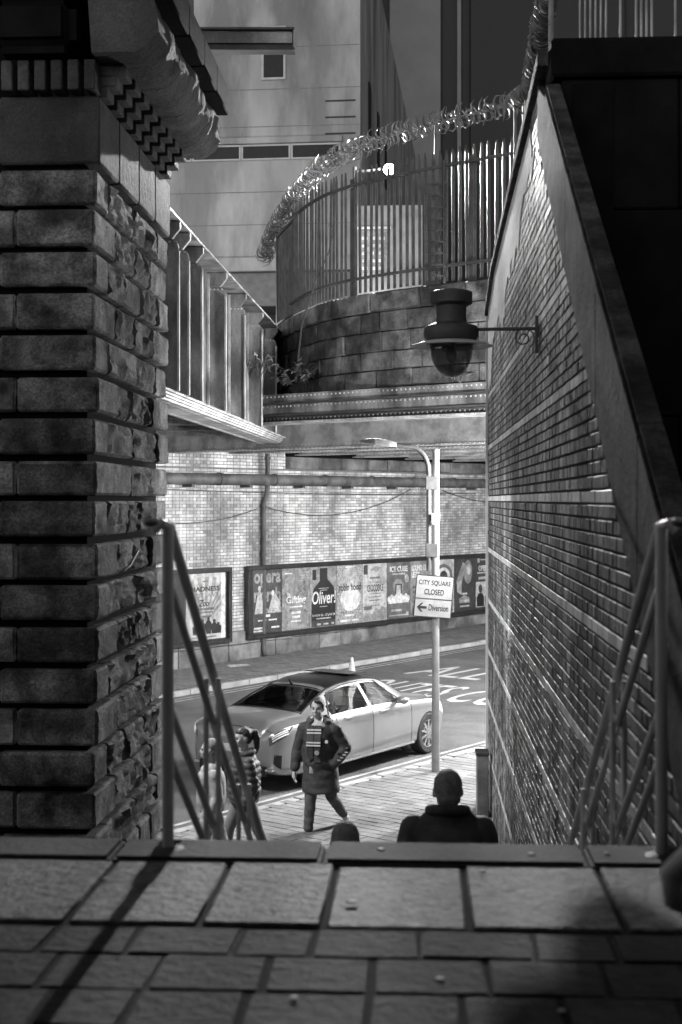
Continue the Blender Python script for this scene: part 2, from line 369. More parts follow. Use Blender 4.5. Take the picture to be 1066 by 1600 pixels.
    for (x, y, z, w_, h_, ry) in ((.335, -.035, 1.09, .05, .012, 35), (.315, -.06, 1.06, .06, .012, 20), (.29, -.085, 1.03, .05, .014, 30), (.345, -.01, 1.13, .03, .012, -30), (.265, -.115, 1.0, .045, .012, 15)):
        k = MB(); k.box(-w_ / 2, w_ / 2, -.02, .02, -h_ / 2, h_ / 2, Matrix.Translation((x, y, z)) @ Matrix.Rotation(R(-40), 4, 'Z') @ Matrix.Rotation(R(ry), 4, 'Y')); part('sleeve_print', k, 'pale_cloth', root, .003)
    return root
man_front()

def woman():
    root = empty('person', (-1.1, 16.0, zg(11.8)), R(-72), 'person with dark ponytail in a quilted jacket walking left beside the car', 'person')
    b, M, M3, q = head(root, Vector((0, -.02, 1.52)), R(8), R(3), s=.95)
    b.cap((0, .02, 1.3), (0, 0, 1.45), .05, .045); b.cap((0, 0, .98), (0, 0, 1.25), .13, .13)
    b.cap((-.075, 0, .9), (-.08, -.16, .48), .085, .055); b.cap((-.08, -.16, .48), (-.085, -.2, .09), .055, .038)
    b.cap((.075, 0, .9), (.08, .14, .48), .085, .055); b.cap((.08, .14, .48), (.085, .3, .12), .055, .038)
    for sd in (-1, 1):
        b.cap((sd * .17, 0, 1.27), (sd * .21, .04, 1.02), .045, .038); b.cap((sd * .21, .04, 1.02), (sd * .2, -.03, .8), .038, .027)
        hand(b, (sd * .2, -.035, .78), (0, -.1, -1), .0095, -sd)
    soft('body', b, 'skin', root, .011, 3); face_parts(root, M, M3, q)
    h = MB(); h.ball(q(0, .03, .04), .1, 3, (.86, .95, .92), M3); h.ball(q(0, .06, -.02), .1, 2, (.75, .6, .7), M3); h.ball(q(0, -.03, .075), .1, 2, (.72, .6, .28), M3); h.ball(q(0, .075, .04), .1, 2, (.6, .5, .6), M3)
    h.tube([q(0, .1, .06), q(0, .16, .05), q(0, .185, -.03), q(0, .18, -.14), q(0, .16, -.22)], [.03, .042, .045, .035, .012], 10)
    soft('hair', h, 'hair', root, .012, 2, lambda c: .005 * noise.noise(c * 40))
    t = MB()
    for (a, k, e) in (((-.075, 0, .88), (-.08, -.16, .48), (-.085, -.2, .1)), ((.075, 0, .88), (.08, .14, .48), (.085, .3, .13))):
        t.cap(a, k, .1, .066); t.cap(k, e, .066, .046)
    t.ball((0, 0, .88), .14, 2, (1, .9, .8)); soft('leggings', t, 'leggings', root, .014, 3)
    for (x, y, z, rx) in ((-.085, -.235, .045, 0), (.085, .3, .09, R(25))):
        s_ = MB(); Mx = Matrix.Rotation(rx, 3, 'X'); s_.ball((x, y, z), .1, 3, (.45, 1.2, .45), Mx); s_.ball((x, y + .04, z + .03), .1, 2, (.42, .7, .6), Mx); soft('shoe', s_, 'white_cloth', root, .012, 2)
    c = MB(); c.ball((0, 0, 1.22), .1, 3, (2.0, 1.45, 1.2)); c.cap((0, 0, 1.18), (0, 0, .9), .185, .195); c.ball((0, 0, .86), .1, 3, (2.0, 1.75, 1.2))
    for sd in (-1, 1): c.cap((sd * .17, 0, 1.25), (sd * .225, .04, 1.02), .082, .075); c.cap((sd * .225, .04, 1.02), (sd * .21, -.03, .82), .075, .06)
    soft('jacket', c, 'coat_mid', root, .015, 2, lambda v: .014 * abs(math.sin(v.z * 42)) - .007 + .012 * noise.noise(v * 14))
    k = MB()
    for i in range(18):
        a = 2 * math.pi * i / 18; k.ball((.1 * math.cos(a), .015 + .085 * math.sin(a), 1.345 + .02 * math.sin(a)), .045, 1)
    soft('collar', k, 'coat_dark', root, .014, 2, lambda v: .01 * noise.noise(v * 30))
    k = MB(); k.lathe([(.02, -.004), (.022, 0), (.02, .004)], 12, Matrix.Translation((-.12, -.185, 1.14)), 'Y'); part('jacket_badge', k, 'white_cloth', root)
    g = MB(); hand(g, (.2, -.035, .8), (0, -.1, -1), .0125, -1); soft('glove', g, 'gilet', root, .01, 1)
woman()

def pale_person():
    root = empty('person', (-1.42, 15.4, zg(11.2)), R(-75), 'person in pale clothes half hidden behind the left handrail posts', 'person')
    b, M, M3, q = head(root, Vector((0, -.02, 1.5)), R(-10), 0, s=.95)
    b.cap((0, .02, 1.3), (0, 0, 1.44), .05, .046); b.cap((0, 0, .98), (0, 0, 1.24), .13, .13)
    b.cap((-.075, 0, .88), (-.08, .12, .48), .085, .055); b.cap((-.08, .12, .48), (-.085, .24, .1), .055, .038)
    b.cap((.075, 0, .88), (.08, -.12, .48), .085, .055); b.cap((.08, -.12, .48), (.085, -.18, .09), .055, .038)
    for sd in (-1, 1):
        b.cap((sd * .17, 0, 1.25), (sd * .21, .04, 1.0), .045, .038); b.cap((sd * .21, .04, 1.0), (sd * .2, -.05, .8), .038, .027); hand(b, (sd * .2, -.05, .78), (0, -.1, -1), .0095, -sd)
    soft('body', b, 'skin', root, .012, 3); face_parts(root, M, M3, q)
    h = MB(); h.ball(q(0, .03, .04), .1, 3, (.87, .95, .92), M3); h.ball(q(0, .07, -.05), .1, 2, (.8, .55, 1.0), M3); soft('hair', h, 'hair_grey', root, .012, 2)
    t = MB()
    for (a, k, e) in (((-.075, 0, .88), (-.08, .12, .48), (-.085, .24, .12)), ((.075, 0, .88), (.08, -.12, .48), (.085, -.18, .1))):
        t.cap(a, k, .11, .085); t.cap(k, e, .085, .075)
    t.ball((0, 0, .88), .15, 2, (1, .9, .8)); soft('trousers', t, 'pale_cloth', root, .014, 3, lambda v: .008 * noise.noise(Vector((v.x * 8, v.y * 8, v.z * 20))))
    c = MB(); c.ball((0, 0, 1.2), .1, 3, (1.95, 1.35, 1.2)); c.cap((0, 0, 1.16), (0, 0, .92), .165, .165)
    for sd in (-1, 1): c.cap((sd * .17, 0, 1.23), (sd * .22, .04, 1.0), .075, .065); c.cap((sd * .22, .04, 1.0), (sd * .205, -.045, .83), .065, .052)
    soft('jumper', c, 'pale_cloth', root, .015, 3, lambda v: .008 * noise.noise(v * 12))
    for y, sd in ((.26, -1), (-.21, 1)):
        s_ = MB(); s_.ball((sd * .085, y, .05), .1, 3, (.45, 1.2, .45)); s_.ball((sd * .085, y + .04, .08), .1, 2, (.42, .7, .6)); soft('shoe', s_, 'white_cloth', root, .012, 2)
pale_person()

def descender(loc, ht, label, gilet):
    """seen from behind on the stairs, walking away"""
    root = empty('person', loc, R(180) + TP, label, 'person')
    k = ht / 1.75
    b, M, M3, q = head(root, Vector((0, -.05, 1.575 * k)), R(6), R(10), s=1.04)
    b.cap((0, -.01, 1.34 * k), (0, -.02, 1.54 * k), .06, .058); b.cap((0, -.03, 1.0 * k), (0, -.03, 1.28 * k), .13, .10); b.cap((-.17, -.02, 1.34 * k), (.17, -.02, 1.34 * k), .05, .05)
    b.cap((-.085, 0, .95 * k), (-.09, -.14, .54 * k), .09, .058); b.cap((-.09, -.14, .54 * k), (-.09, -.12, .1), .058, .042)
    b.cap((.085, 0, .95 * k), (.09, -.02, .52 * k), .09, .058); b.cap((.09, -.02, .52 * k), (.09, .06, .1), .058, .042)
    for sd in (-1, 1):
        b.cap((sd * .2, 0, 1.35 * k), (sd * .25, .03, 1.07 * k), .055, .043); b.cap((sd * .25, .03, 1.07 * k), (sd * .24, -.07, .84 * k), .043, .03); hand(b, (sd * .24, -.07, .82 * k), (0, -.1, -1), .0105, -sd)
    soft('body', b, 'skin', root, .012, 3); face_parts(root, M, M3, q)
    h = MB(); h.ball(q(0, .022, .03), .1, 3, (.83, .98, .98), M3); h.ball(q(0, .06, -.035), .1, 2, (.7, .5, .65), M3); soft('hair', h, 'hair_grey', root, .012, 3, lambda c: .003 * noise.noise(c * 60))
    t = MB()
    t.cap((-.085, 0, .95 * k), (-.09, -.14, .54 * k), .115, .085); t.cap((-.09, -.14, .54 * k), (-.09, -.12, .12), .085, .075)
    t.cap((.085, 0, .95 * k), (.09, -.02, .52 * k), .115, .085); t.cap((.09, -.02, .52 * k), (.09, .06, .12), .085, .075)
    soft('trousers', t, 'denim', root, .015, 2)
    for x, y in ((-.09, -.16), (.09, .03)):
        s_ = MB(); s_.ball((x, y, .05), .1, 3, (.5, 1.35, .45)); s_.ball((x, y + .04, .08), .1, 2, (.45, .75, .6)); soft('shoe', s_, 'shoe', root, .013, 2)
    s2 = MB()
    for sd in (-1, 1): s2.cap((sd * .2, 0, 1.36 * k), (sd * .265, .03, 1.07 * k), .085, .072); s2.cap((sd * .265, .03, 1.07 * k), (sd * .25, -.065, .86 * k), .072, .055)
    s2.ball((0, -.02, 1.25 * k), .1, 3, (1.7, 1.0, 1.2)); soft('jumper', s2, 'coat_mid' if gilet else 'gilet', root, .015, 3, lambda v: .008 * noise.noise(v * 12))
    c = MB(); c.ball((0, .01, 1.31 * k), .1, 3, (2.1, 1.5, 1.0))
    c.ball((0, .05, 1.22 * k), .1, 3, (1.8, 1.6, 1.8))
    for sd in (-1, 1): c.cap((sd * .07, .01, 1.42 * k), (sd * .165, .01, 1.35 * k), .08, .075); c.cap((sd * .165, .01, 1.35 * k), (sd * .14, .01, 1.1 * k), .08, .085)
    c.cap((0, .01, 1.25 * k), (0, .01, .92 * k), .2, .215); c.ball((0, .01, 1.1 * k), .1, 3, (2.3, 1.9, 2.4)); c.ball((0, .02, 1.43 * k), .1, 3, (1.25, 1.1, .75))
    soft('gilet' if gilet else 'jacket', c, 'gilet', root, .015, 3, lambda v: .007 * math.sin(v.z * 30) + .008 * noise.noise(v * 10))
    cl = MB()
    for i in range(18):
        a = 2 * math.pi * i / 18; cl.ball((.105 * math.cos(a), .02 + .1 * math.sin(a), 1.475 * k + .02 * math.sin(a)), .04, 1)
    soft('collar', cl, 'gilet', root, .014, 2)
# ------------------------------------------------------------------ the setting: ground, road, pavements, stairs, landing
def sheet(name, s0, s1, n0, n1, dz, m, kind='structure', nseg=1):
    b = MB(); v = []; f = []
    for i in range(nseg + 1):
        s = s0 + (s1 - s0) * i / nseg
        v += [S(s, n0, zg(s) + dz), S(s, n1, zg(s) + dz)]
    for i in range(nseg): f.append((2 * i, 2 * i + 2, 2 * i + 3, 2 * i + 1))
    b.add(v, f); o = part(name, b, m, fix=False); 
    if kind: o['kind'] = kind
    return o
K0, K1, NW, NF = 12.6, 21.0, 23.65, 10.25     # near kerb, far kerb, far wall, near building line
KH = .11
sheet('ground', -300, 400, -300, 400, -.12, 'earth')
road = sheet('road', -40, 90, K0, K1, 0, 'asphalt')
pv = sheet('pavement', -40, 90, 4.5, K0 - .15, KH - .02, 'mortar')
pf = sheet('pavement', -40, 90, K1 + .15, NW + .5, KH - .02, 'mortar')
def yl(n, w_=.075):
    o = sheet('yellow_line', -10, 50, n, n + w_, .004, 'yellow_paint', kind=None); o.parent = road
for n in (K0 + .22, K0 + .42, K1 - .3, K1 - .5): yl(n)
# road lettering
def road_text(string, s_mid, n_mid, wid, length):
    me = text_mesh('road_lettering', string, wid, length, bold=.005); me.materials.append(MATS['road_paint'])
    o = bpy.data.objects.new('road_lettering', me); C.objects.link(o); o.parent = road
    o.location = S(s_mid, n_mid, zg(s_mid) + .006); o.rotation_euler = (0, 0, TS - R(90))
    sl = math.atan(.0135); o.rotation_euler.rotate_axis('X', sl)
road_text('ALL', 27.2, 18.3, 2.0, 1.7); road_text('ROUTES', 24.5, 18.15, 2.9, 1.7); road_text('CC', 24.4, 15.75, 1.2, 1.9)
# kerb stones, each a piece of its pavement
kb = MB(); kb.box(-.455, .455, -.075, .075, -.16, KH); kme = kb.mesh('kerb_stone', .012, True); kme.materials.append(MATS['kerb'])
for par, n in ((pv, K0 - .075), (pf, K1 + .075)):
    for i in range(34):
        s = 4 + i * .925
        inst('kerb_stone', kme, par, S(s, n, zg(s)) + Vector((0, 0, random.uniform(-.004, .004))), (0, 0, TS))
# near pavers: the 300 that show largest one by one, the rest in one piece
pl, pw = .30, .155
pm = MB(); pm.box(-pl / 2 + .004, pl / 2 - .004, -pw / 2 + .004, pw / 2 - .004, -.05, 0); pme = pm.mesh('paver', .004); pme.materials.append(MATS['paver'])
cells = []
j = 0; s = 4.0
while s < 27:
    n = 8.2 + (j % 2) * pl / 2
    while n < K0 - .16 - pl / 2:
        if n > NF - .6 or s < 16: cells.append((s, n + pl / 2))
        n += pl
    s += pw; j += 1
def vis_near(c):
    p = S(c[0], c[1]); k = p.x / p.y; h = -4.1 / p.y
    return (h > -.24 and -.13 < k < .11), p.y
vl = sorted([c for c in cells if vis_near(c)[0]], key=lambda c: vis_near(c)[1]); big = set(vl[:300])
for c in vl[:300]:
    inst('paver', pme, pv, S(c[0], c[1], zg(c[0]) + KH + random.uniform(-.003, .003)), (R(random.uniform(-.5, .5)), R(random.uniform(-.5, .5)), TS + R(90)))
m2 = MB()
for c in cells:
    if c in big: continue
    M = Matrix.Translation(S(c[0], c[1], zg(c[0]) + KH + random.uniform(-.003, .003))) @ Matrix.Rotation(TS + R(90), 4, 'Z')
    v = [M @ Vector(p) for p in ((-pl / 2 + .004, -pw / 2 + .004, -.04), (pl / 2 - .004, -pw / 2 + .004, -.04), (pl / 2 - .004, pw / 2 - .004, -.04), (-pl / 2 + .004, pw / 2 - .004, -.04), (-pl / 2 + .004, -pw / 2 + .004, 0), (pl / 2 - .004, -pw / 2 + .004, 0), (pl / 2 - .004, pw / 2 - .004, 0), (-pl / 2 + .004, pw / 2 - .004, 0))]
    m2.add(v, [(4, 5, 6, 7), (0, 1, 5, 4), (1, 2, 6, 5), (2, 3, 7, 6), (3, 0, 4, 7)])
part('paving', m2, 'paver', pv, kind='stuff', fix=False)
# far pavement blocks: too small to pick apart, still real blocks
m3 = MB(); s = 12.; j = 0
while s < 46:
    n = K1 + .16 + (j % 2) * .1
    while n < NW - .1:
        a0, a1, b0, b1 = s + .004, s + .096, n + .004, n + .196; z = zg(s) + KH + random.uniform(-.002, .002)
        m3.add([S(a0, b0, z), S(a1, b0, z), S(a1, b1, z), S(a0, b1, z)], [(0, 1, 2, 3)]); n += .2
    s += .1; j += 1
part('paving', m3, 'far_paver', pf, kind='stuff', fix=False)
# landing
ZL = 3.01
la = MB(); la.box(-7, 4.5, -3, 4.80, ZL - .6, ZL - .009, FP); la.box(-7, -1.0, 3.9, 4.7, -.4, ZL - .59, FP); la.box(-.99, 4.5, 1.5, 4.5, -.4, ZL - .59, FP)
landing = part('landing', la, 'grout'); landing['kind'] = 'structure'
xs = [-6.2, -5.2, -4.1, -3.0, -1.9, -1.02, -.32, .55, 1.3, 2.6]
for a, b_ in zip(xs[:-1], xs[1:]):
    k = MB(); k.box(a + .004, b_ - .004, 4.60, 4.86, ZL - .16, ZL + .012, FP); part('nosing_stone', k, 'nosing', landing, .014, True, segs=2)
xj = [-5.6, -4.4, -3.3, -2.35, -1.55, -1.0, -.62, -.27, .14, .57, 1.0, 1.5, 2.2]
for a, b_ in zip(xj[:-1], xj[1:]):
    k = MB(); k.box(a + .009, b_ - .009, 3.935, 4.588, ZL - .07, ZL + random.uniform(-.004, .006), FP)
    o = part('paving_slab', k, 'slab', landing, .006, True, segs=1)
l = 3.9; row = 0
while l > -.4:
    d = random.uniform(.225, .265); x = -3.6 + random.uniform(0, .2)
    while x < 2.3:
        w_ = random.uniform(.2, .31)
        if abs(x - .3) < .75 * max(l, 1.2) + .3:
            k = MB(); k.box(-w_ / 2 + .003, w_ / 2 - .003, -d / 2 + .004, d / 2 - .004, -.08, 0)
            bm = bmesh.new(); me = k.mesh('sett'); bm.from_mesh(me); bmesh.ops.bevel(bm, geom=list(bm.edges), offset=.008, segments=2, affect='EDGES', clamp_overlap=True)
            for v in bm.verts: v.co.x += .010 * noise.noise(v.co * 9 + Vector((x * 7, l * 7, 0))); v.co.y += .010 * noise.noise(v.co * 9 + Vector((x * 5, l * 9, 4)))
            bm.to_mesh(me); bm.free()
            me.materials.append(MATS['sett']); o = link('sett', me, landing); o.location = P(x + w_ / 2, l - d / 2, ZL - .002 + random.uniform(-.003, .002)); o.rotation_euler = (R(random.uniform(-.4, .4)), R(random.uniform(-.4, .4)), TP + R(random.uniform(-1.5, 1.5)))
        x += w_
    l -= d; row += 1
for (o_, l_, r_) in ((-.13, 4.74, .012), (.37, 4.7, .014), (-.2, 4.14, .02), (-.98, 4.35, .012), (.2, 4.5, .01), (-.55, 4.28, .01), (.62, 4.72, .012), (-.42, 4.05, .008), (.05, 3.5, .012), (.33, 3.3, .01), (-.3, 3.35, .012)):
    k = MB(); k.lathe([(r_ * .6, 0), (r_, .001), (r_ * .8, .004), (r_ * .3, .005)], 9, Matrix.Translation(P(o_, l_, ZL + (.013 if l_ > 4.6 else .006 if l_ > 3.93 else .0)))); part('gum_spot', k, 'print_light', landing, smooth=True)
# unseen roof and walls added over and behind the camera to darken the landing
ob = empty('shade_roof', P(0, 0, H(2.4)), TP, 'added roof out of view above the top of the stairs, shading the landing', 'bridge')
k = MB(); k.box(-8, 6, -9, 1.6, 0, .4); part('deck', k, 'shade_stone', ob)
for i in range(4):
    k = MB(); k.box(-8, 6, -8 + i * 2.3, -7.7 + i * 2.3, -.3, -.002); part('cross_beam', k, 'steel_dark', ob)
k = MB(); k.box(-8, 6, -9.3, -9.01, ZL - H(2.4) - .6, .4); part('shade_back_wall', k, 'shade_stone', ob)
k = MB(); k.box(-8.3, -8.01, -9, 4.7, ZL - H(2.4) - .6, .4); part('shade_side_wall', k, 'shade_stone', ob)
k = MB(); k.box(6.01, 6.3, -9, 4.7, ZL - H(2.4) - .6, .4); part('shade_side_wall', k, 'shade_stone', ob)
# stairs
stairs = empty('staircase', P(0, 4.86, 0), TP, kind='structure')
for i in range(18):
    zt = ZL - .17 * (i + 1); k = MB(); k.box(-1.0, .9, .275 * i, .275 * (i + 1) + .015, zt - .3, zt); part('step', k, 'nosing', stairs, .008)

# ------------------------------------------------------------------ left stone pier
PX, PL0, PL1 = -2.62, 11.3, 14.5
pier = empty('stone_pier', P(PX, PL0, 0), TP, 'massive rock-faced stone pier with heavy moulded cornice at the left', 'pier')
DEP = PL1 - PL0
def rock(x0, x1, y0, y1, z0, z1, seed, smooth_face, cuts=9, cham=.022, amp=.05):
    """block with chamfered arrises; visible faces -y (front) and +x (side)"""
    bm = bmesh.new(); bmesh.ops.create_cube(bm, size=1)
    bmesh.ops.subdivide_edges(bm, edges=list(bm.edges), cuts=cuts, use_grid_fill=True)
    cx, cy, cz = (x0 + x1) / 2, (y0 + y1) / 2, (z0 + z1) / 2; sx, sy, sz = x1 - x0, y1 - y0, z1 - z0
    so = Vector((seed * 3.7, seed * 1.9, seed * 5.3))
    for v in bm.verts:
        # non-uniform spacing so that the chamfer sits near the edge
        def sp(t, L):
            s_ = abs(t) * 2; e = max(0., 1 - 2 * cham / L * 1.05)
            i = round(s_ * (cuts + 1)) ; mx = (cuts + 1)
            if i >= mx: u = 1.
            elif i >= mx - 2: u = e
            else: u = e * s_ / max(1e-6, ((mx - 2) / mx))
            return math.copysign(u, t) * L / 2 if t else 0.
        p = Vector((sp(v.co.x, sx), sp(v.co.y, sy), sp(v.co.z, sz)))
        ex, ey, ez = abs(v.co.x) > .499, abs(v.co.y) > .499, abs(v.co.z) > .499
        ne = ex + ey + ez
        if ne >= 2:                                    # pull edges in: chamfer
            if ex: p.x -= math.copysign(cham * .8, p.x)
            if ey: p.y -= math.copysign(cham * .8, p.y)
            if ez: p.z -= math.copysign(cham * .12, p.z)
        q = Vector((p.x + cx, p.y + cy, p.z + cz))
        nn = noise.noise(q * 3.2 + so) * .6 + noise.noise(q * 9 + so) * .4
        if not smooth_face:
            rg = abs(noise.noise(Vector((q.x * 5, q.y * 13, q.z * 4)) + so)) * 1.6 + abs(noise.noise(Vector((q.x * 17, q.y * 27, q.z * 15)) + so)) * .8
            cel = noise.cell(Vector((q.x * 7, q.y * 9, q.z * 6)) + so) * .35
            a = amp * (nn * .6 + rg + cel - .45)
        else: a = .010 * nn + .009 * noise.noise(q * 26 + so) + (.03 * min(0, noise.noise(q * 5 + so) + .25))
        inside = ne < 2
        if ey and p.y < 0: p.y -= a if inside else a * .3
        if ex and p.x > 0: p.x += a if inside else a * .3
        if ez and inside: p.z += .3 * a * (1 if p.z > 0 else -1) * 0
        v.co = Vector((p.x + cx, p.y + cy, p.z + cz))
    me = bpy.data.meshes.new('stone_block'); bmesh.ops.recalc_face_normals(bm, faces=bm.faces); bm.to_mesh(me); bm.free()
    for p in me.polygons: p.use_smooth = True
    me.set_sharp_from_angle(angle=R(28))
    return me
core = MB(); core.box(-4.5, -.10, .10, DEP - .08, -.5, H(3.5)); core.box(-4.5, -.84, .55, DEP - .1, -.5, H(6.5)); core.box(-4.5, -.4, .3, DEP - .2, H(3.4), H(6.5)); part('core', core, 'joint', pier)
CH = .339; seed = 0
for c in range(21):
    z0 = -.2 + c * CH; z1 = z0 + CH
    if z1 > H(3.32): break
    zz0, zz1 = z0 + .026 + random.uniform(-.008, .014), z1 - .024 - random.uniform(-.008, .012)
    long_q = c % 2 == 0
    qx = -.80 if long_q else -.66
    ql = .46 if long_q else .78
    seed += 1
    j_ = random.uniform(-.015, .015)
    link('stone_block', rock(qx, j_, j_, ql, zz0, zz1, seed, True), pier, 'pier_smooth')
    seed += 1; link('stone_block', rock(qx - .5, qx - .012, .02, .5, zz0, zz1, seed, False, amp=.02), pier, 'pier_stone')
    el = .55 if long_q else .85
    ys = [ql]; mid = DEP - el
    nb = 2 if c % 3 else 3
    for i in range(1, nb): ys.append(ql + (mid - ql) * i / nb + random.uniform(-.12, .12))
    ys.append(mid)
    for a, b_ in zip(ys[:-1], ys[1:]):
        seed += 1; link('stone_block', rock(-.6, random.uniform(-.03, .0), a + .012, b_ - .0, zz0, zz1, seed, random.random() < .12, amp=.045, cuts=11), pier, 'pier_stone')
    seed += 1; link('stone_block', rock(-.7, random.uniform(-.02, .02), mid + .012, DEP + random.uniform(-.01, .015), zz0, zz1, seed, True), pier, 'pier_smooth')
# frieze, dentils, torus, lip
zf = z1
hz = H(3.28)
ys = [-.02, .75, 1.6, 2.4, DEP + .02]
for a, b_ in zip(ys[:-1], ys[1:]):
    k = MB(); k.box(-.8, .03, a + .006, b_ - .006, zf + .01, hz); part('frieze_stone', k, 'cornice_stone', pier, .02, True)
nd = 8
for i in range(nd):
    y = .05 + i * (DEP - .1) / nd; k = MB()
    for st in range(3): k.box(-.5, .08 + .075 * st, y, y + .25, hz + .004 + .085 * st, hz + .004 + .085 * (st + 1) - .002)
    part('dentil', k, 'cornice_stone', pier, .008)
for i in range(6):
    x = -.74 + i * .135; k = MB()
    k.box(x, x + .09, -.16, .3, hz + .01, hz + .25); part('dentil', k, 'cornice_stone', pier, .008)
for a, b_ in zip(ys[:-1], ys[1:]):
    k = MB(); prof = [(.0, hz + .26), (.25, hz + .26)]
    for t in range(9):
        an = R(-80 + 160 * t / 8); prof.append((.32 + .25 * math.cos(an), hz + .5 + .25 * math.sin(an)))
    prof += [(.25, hz + .76), (.0, hz + .76)]
    n = 14; vs = []
    for r_ in range(n + 1):
        y = a + .005 + (b_ - a - .01) * r_ / n
        for (x, z) in prof: vs.append((x + .05 * noise.noise(Vector((x * 6, y * 4, z * 6))) + .02 * noise.noise(Vector((x * 15, y * 13, z * 15))), y - (0.28 if (a < 0 and r_ == 0) else 0), z + .015 * noise.noise(Vector((x * 6 + 9, y * 4, z * 6)))))
    m_ = len(prof); fs = [(r_ * m_ + i, r_ * m_ + (i + 1) % m_, (r_ + 1) * m_ + (i + 1) % m_, (r_ + 1) * m_ + i) for r_ in range(n) for i in range(m_)]
    fs += [tuple(range(m_)), tuple(n * m_ + i for i in range(m_))[::-1]]
    k.add(vs, fs); part('torus_moulding', k, 'cornice_stone', pier, 0, True)
    k = MB(); k.box(-.8, .64, a + .004 - (.4 if a < 0 else 0), b_ - .004 + (.06 if b_ > DEP else 0), hz + .72, hz + 1.0); part('cornice_slab', k, 'shade_stone', pier, .015, True)
k = MB(); k.box(-.8, -.1, -.36, .0, hz + .27, hz + .715); part('torus_moulding', k, 'shade_stone', pier, .1, True, segs=3)
k = MB(); k.box(-.9, .3, .0, DEP - .1, hz + 1.004, hz + 2.6); part('parapet', k, 'shade_stone', pier, .02)

# ------------------------------------------------------------------ brick walls
def brick_field(parent, x0, x1, z0, z1, bl, bh, j, inside, m, rank, y_out=0., thick=.03, band=None, band_m=None, nbig=300, name='brick', offs=.0, header=True):
    """bricks facing local -y; the nbig that show largest are objects, the rest one joined part"""
    cells = []; r = 0; z = z0
    while z < z1 - bh * .5:
        isb = band and band(r)
        x = x0 - (r % 2) * (bl + j) / 2
        while x < x1:
            w_ = bl
            if header and r % 2 and not isb: w_ = (bl - j) / 2
            a, b_ = max(x, x0), min(x + w_, x1)
            if b_ - a > .04 and inside((a + b_) / 2, z + bh / 2): cells.append((a, b_, z, isb, r))
            x += w_ + j
        z += bh + j; r += 1
    ranked = sorted(cells, key=lambda c: rank((c[0] + c[1]) / 2, c[2] + bh / 2)); big = ranked[:nbig]; bs = set(big)
    cache = {}
    def shape(w_, mm):
        key = (round(w_, 3), mm)
        if key not in cache:
            k = MB(); k.box(-w_ / 2, w_ / 2, 0, thick, -bh / 2, bh / 2, back=False); me = k.mesh(name, fix=False); 
            bm = bmesh.new(); bm.from_mesh(me); ed = [e for e in bm.edges if all(abs(v.co.y) < 1e-6 for v in e.verts)]
            bmesh.ops.bevel(bm, geom=ed, offset=.005, segments=1, affect='EDGES'); bm.to_mesh(me); bm.free()
            me.materials.append(MATS[mm]); cache[key] = me
        return cache[key]
    for c in big:
        inst(name, shape(c[1] - c[0], band_m if c[3] else m), parent, ((c[0] + c[1]) / 2, y_out + random.uniform(-.003, .003), c[2] + bh / 2), (R(random.uniform(-.6, .6)), R(random.uniform(-.4, .4)), R(random.uniform(-.6, .6))))
    for flag, mm in ((False, m), (True, band_m)):
        k = MB()
        for c in cells:
            if c in bs or bool(c[3]) != flag: continue
            y = y_out + random.uniform(-.003, .003); a, b_, zz = c[0], c[1], c[2]; e = .004
            k.add([(a, y + thick, zz), (b_, y + thick, zz), (b_, y + thick, zz + bh), (a, y + thick, zz + bh), (a + e, y, zz + e), (b_ - e, y, zz + e), (b_ - e, y, zz + bh - e), (a + e, y, zz + bh - e)],
                  [(4, 5, 6, 7), (0, 1, 5, 4), (1, 2, 6, 5), (2, 3, 7, 6), (3, 0, 4, 7)])
        if k.f: part('brickwork', k, mm, parent, kind='stuff', fix=False)
# right stair wall: local x points back towards the landing, y into the wall
WO, WL = .92, 19.1
rw = empty('brick_wall', P(WO, 0, 0), TP - R(90), 'long dark brick wall with pale banding courses and raking coping beside the stairs', 'wall')
def line1(l): return H(2.5 - .642 * (10.54 - l)) if l < 10.54 else H(2.5 + .35 * min(1, (l - 10.54) / .5))
def top(l):
    if l < 10.27: return H(3.04 - .622 * (10.27 - l))
    if l < 10.5: return H(3.04 + 1.2 * (l - 10.27))
    if l < 17.5: return H(3.32 - .06 * (l - 10.5))
    return H(2.9 - .2 * (l - 17.5))
poly = [(-WL + .02, -.5)] + [(-l, top(l) - .06) for l in (WL - .02, 17.5, 14, 10.95)] + [(-l, line1(l) - .05) for l in (10.93, 10.54, 7, 4.6)] + [(-4.6, -.5)]
k = MB(); k.prism(poly, .007, .07); part('core', k, 'mortar_dark', rw)
poly = [(-WL + .02, -.5)] + [(-l, top(l) - .06) for l in (WL - .02, 17.5, 14, 10.27, 4.4)] + [(-4.4, -.5)]
k = MB(); k.prism([(-l, top(l) - .022) for l in (10.27, 4.4)] + [(-4.4, -.5), (-10.27, -.5)], .072, .082); part('core', k, 'joint', rw)
k = MB(); k.prism([(-WL + .02, -.5)] + [(-l, top(l) - .06) for l in (WL - .02, 17.5, 14, 10.5, 10.28)] + [(-10.28, -.5)], .185, .48); part('core', k, 'joint', rw)
def seen_r(x, z):
    l = -x; h = z - EYE
    return l + (50 if h < -.24 * l else 0) + (50 if abs(h) > .36 * l + .2 else 0)
brick_field(rw, -WL, -4.6, -.3, H(3.2), .215, .065, .011, lambda x, z: z < (line1(-x) - .05 if -x < 10.9 else top(-x) - .1), 'wall_brick', seen_r, band=lambda r: r % 9 == 5, band_m='band_brick', header=True)
